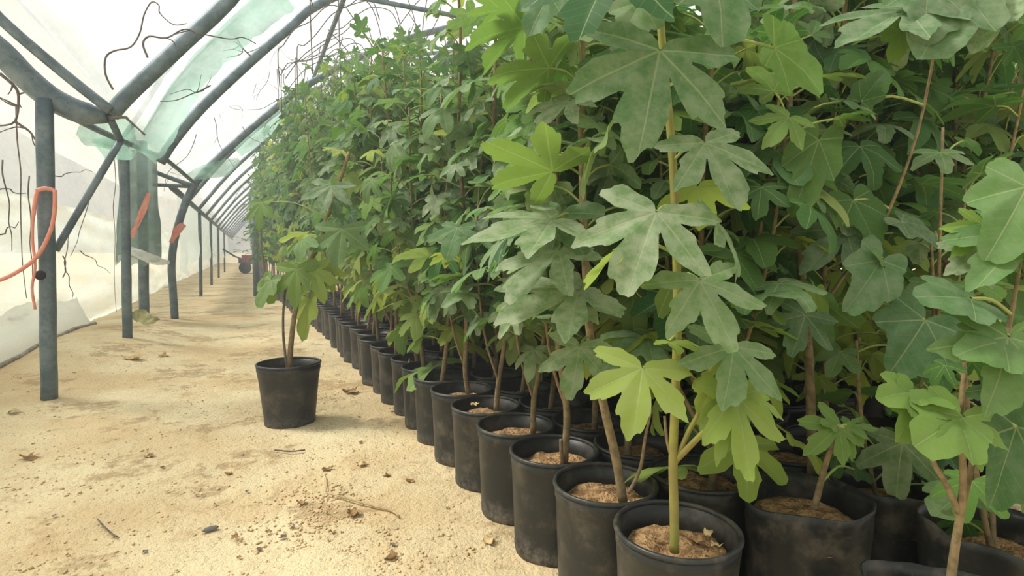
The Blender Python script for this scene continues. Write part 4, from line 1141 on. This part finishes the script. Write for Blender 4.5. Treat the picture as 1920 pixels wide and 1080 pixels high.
LIT = [
    (675, 872, 0.055, M_PALE, 'pale crumpled dry leaf on the sand left of the fifth pot'),
    (618, 880, 0.050, M_DRY, 'brown curled leaf on the sand beside a pale crumpled one'),
    (668, 962, 0.060, M_DRY, 'brown curled leaf lying against the long dry stalk'),
    (568, 942, 0.040, M_DRY, 'reddish brown leaf left of the long dry stalk'),
    (527, 1008, 0.026, M_TWIG, 'small black shrivelled leaf on the sand at bottom centre'),
    (915, 1018, 0.050, M_PALE, 'pale dry leaf on the sand beside the third pot'),
    (50, 858, 0.075, M_DRY, 'brown leaf fragment on the sand at far left'),
    (245, 672, 0.16, M_PALE, 'large pale dry leaf on the sand between nearest post and lone pot'),
    (300, 668, 0.10, M_PALE, 'small pale dry leaf right of the large one on the sand'),
    (430, 890, 0.035, M_DRY, 'tiny brown leaf scrap on the sand left of the lone pot base'),
    (280, 858, 0.050, M_DRY, 'thin brown leaf scrap in the middle of the sand at left'),
    (745, 768, 0.07, M_PALE, 'yellowish dry leaf lying at the foot of the aisle row'),
    (655, 735, 0.11, M_DRY, 'brown leaf heap on the sand right of the lone pot'),
    (20, 775, 0.07, M_EDGE, 'yellow fallen leaf at the left edge of the sand'),
    (440, 1010, 0.03, M_DRY, 'tiny dark leaf scrap near the bottom of the sand'),
    (730, 892, 0.035, M_DRY, 'small dark leaf right of the pale crumpled leaf'),
    (770, 905, 0.045, M_DRY, 'brown leaf scrap on the sand before the sixth pot'),
    (740, 1045, 0.045, M_DRY, 'thin brown leaf at the bottom edge of the sand'),
]
for i, (px, py, s_, m_, lab) in enumerate(LIT):
    dry_leaf(on_ground(px, py), s_, random.uniform(0, 6.28), m_, lab, i)
for i in range(46):
    px, py = random.uniform(20, 960), random.uniform(640, 1075)
    p = on_ground(px, py)
    if p.x > 0.72 or p.x < -1.7 or (p - lone).length < 0.3: continue
    dry_leaf(p, random.uniform(0.012, 0.026), random.uniform(0, 6.28), random.choice((M_DRY, M_DRY, M_TWIG)), 'tiny crumb of dry leaf strewn on the sandy path', i, 'leaf crumbs on the sand')
dry_leaf(at_z(893, 760, 0.352), 0.035, 0.6, M_PALE, 'pale dry leaf caught on the rim of the fifth pot', 2)
lv = Leaves(); A_ = at_z(812, 690, 0.372); B_ = at_z(768, 672, 0.366); o_ = (A_ + B_) / 2
lv.leaf(HI[0], A_, B_ - A_, Vector((-0.3, -0.3, 1)), (B_ - A_).length * 1.1, (0.9, 0.1, 0.3), 0.9, 0.35, 0.1, 1.0, 0.7)
lv.petiole(B_, B_ + Vector((-0.03, -0.02, -0.17)), 0.004, 6)
tag(obj('fallen_leaf', lv.mesh('fallen_leaf', o_), None, o_), 'limp green fallen leaf draped over a pot rim, its stalk hanging down', 'leaf')
def ground_twig(pxs, r_, label, mat):
    P = [on_ground(a, b) + Vector((0, 0, r_ + 0.003 + 0.004 * random.random())) for a, b in pxs]
    mb = MB(); mb.tube(smooth_path(P, 4), r_, 6)
    tag(obj('twig', mb.mesh('twig', mat)), label, 'twig')
ground_twig([(612, 928), (640, 936), (690, 950), (735, 962), (748, 972)], 0.0042, 'long straw-coloured dry stalk lying on the sand', M_STRAW)
ground_twig([(610, 895), (612, 910), (611, 925)], 0.003, 'short pale twig at the end of the long dry stalk', M_STRAW)
ground_twig([(183, 978), (196, 992), (212, 1006), (220, 1010)], 0.003, 'thin brown twig on the sand at lower left', M_TWIG)
ground_twig([(515, 847), (545, 850), (572, 846)], 0.0035, 'thin brown twig on the sand below the lone pot', M_TWIG)
mb = MB(); p = on_ground(395, 994); vs_ = []
mb.lathe([(0.001, 0.0), (0.016, 0.0), (0.021, 0.006), (0.017, 0.012), (0.006, 0.015), (0.001, 0.0152)], 14)
o = obj('pebble', mb.mesh('pebble', M_STONE), None, p); o.scale = (1.3, 0.7, 0.8); o.rotation_euler = (0, 0, 0.3)
tag(o, 'dark grey oval pebble on the sand at lower left', 'stone')
# clods of sand that nobody could count
rc = random.Random(77); mb = MB()
for i in range(4200):
    px, py = rc.uniform(0, 1060), 600 + 480 * rc.random() ** 0.8
    if rc.random() < 0.35: px = rc.gauss(650 - (1080 - py) * 0.25, 60)
    p = on_ground(px, py)
    if not (-1.7 < p.x < 0.76) or (p - lone).length < 0.17: continue
    if mnoise.noise((p.x * 2.2, p.y * 2.2, 4)) < -0.12 and rc.random() < 0.8: continue
    q = rc.uniform(0.0025, 0.0075) if rc.random() < 0.93 else rc.uniform(0.007, 0.011)
    e = [Vector((rc.uniform(.7, 1.3) * q, rc.uniform(.7, 1.3) * q, rc.uniform(.4, .9) * q)) for _ in range(2)]; a = rc.uniform(0, 6.28); c_, s_ = math.cos(a), math.sin(a)
    v = [(c_ * e[0].x, s_ * e[0].x, 0), (-s_ * e[0].y, c_ * e[0].y, 0.1 * q), (-c_ * e[1].x, -s_ * e[1].x, 0), (s_ * e[1].y, -c_ * e[1].y, 0), (0.2 * q, 0, e[0].z), (0, 0, -0.6 * q)]
    z = p.z - 0.004 + q * 0.1
    mb.add([(p.x + x_, p.y + y_, z + z_) for x_, y_, z_ in v], [(0, 1, 4), (1, 2, 4), (2, 3, 4), (3, 0, 4), (1, 0, 5), (2, 1, 5), (3, 2, 5), (0, 3, 5)])
cl = obj('sand_clods', mb.mesh('sand_clods', mat_simple('sand_clod', (0.72, 0.54, 0.31), (0.52, 0.37, 0.20), 0.95, 0.1, 30)))
cl['kind'] = 'stuff'; cl['label'] = 'loose crumbs and clods of sand strewn over the path'
# litter lying on the soil of the near pots
def on_soil(x, y, k_, dx, dy): return Vector((x + dx, y + dy, ground_z(x, y) + 0.300))
for i, (dx, dy, s_) in enumerate([(0.05, -0.02, 0.035), (0.085, -0.05, 0.034), (0.03, -0.075, 0.03), (0.10, 0.0, 0.03), (-0.02, 0.03, 0.026)]):
    dry_leaf(on_soil(XR, YC, 0, dx, dy), s_, i * 1.7, M_PALE if i % 2 else M_DRY, 'dry leaf curl on the soil of the nearest pot', i + 3, 'leaf curls in the nearest pot')
for i, (dx, dy, s_) in enumerate([(0.03, -0.02, 0.035), (0.07, 0.01, 0.03), (-0.06, -0.02, 0.03)]):
    dry_leaf(on_soil(XR, YC + 5 * ST, 0, dx, dy), s_, i * 2.3, M_PALE, 'pale leaf curl on the soil of the sixth pot', i + 2, 'leaf curls in the sixth pot')
for i, (dx, dy, s_) in enumerate([(0.06, -0.08, 0.05), (0.085, -0.05, 0.04)]):
    dry_leaf(on_soil(1.21, 1.24, 0, dx, dy), s_, i * 2.3, M_DRY, 'brown leaf curl on the soil of the pot behind the nearest one', i + 2, 'leaf curls in the pot behind')
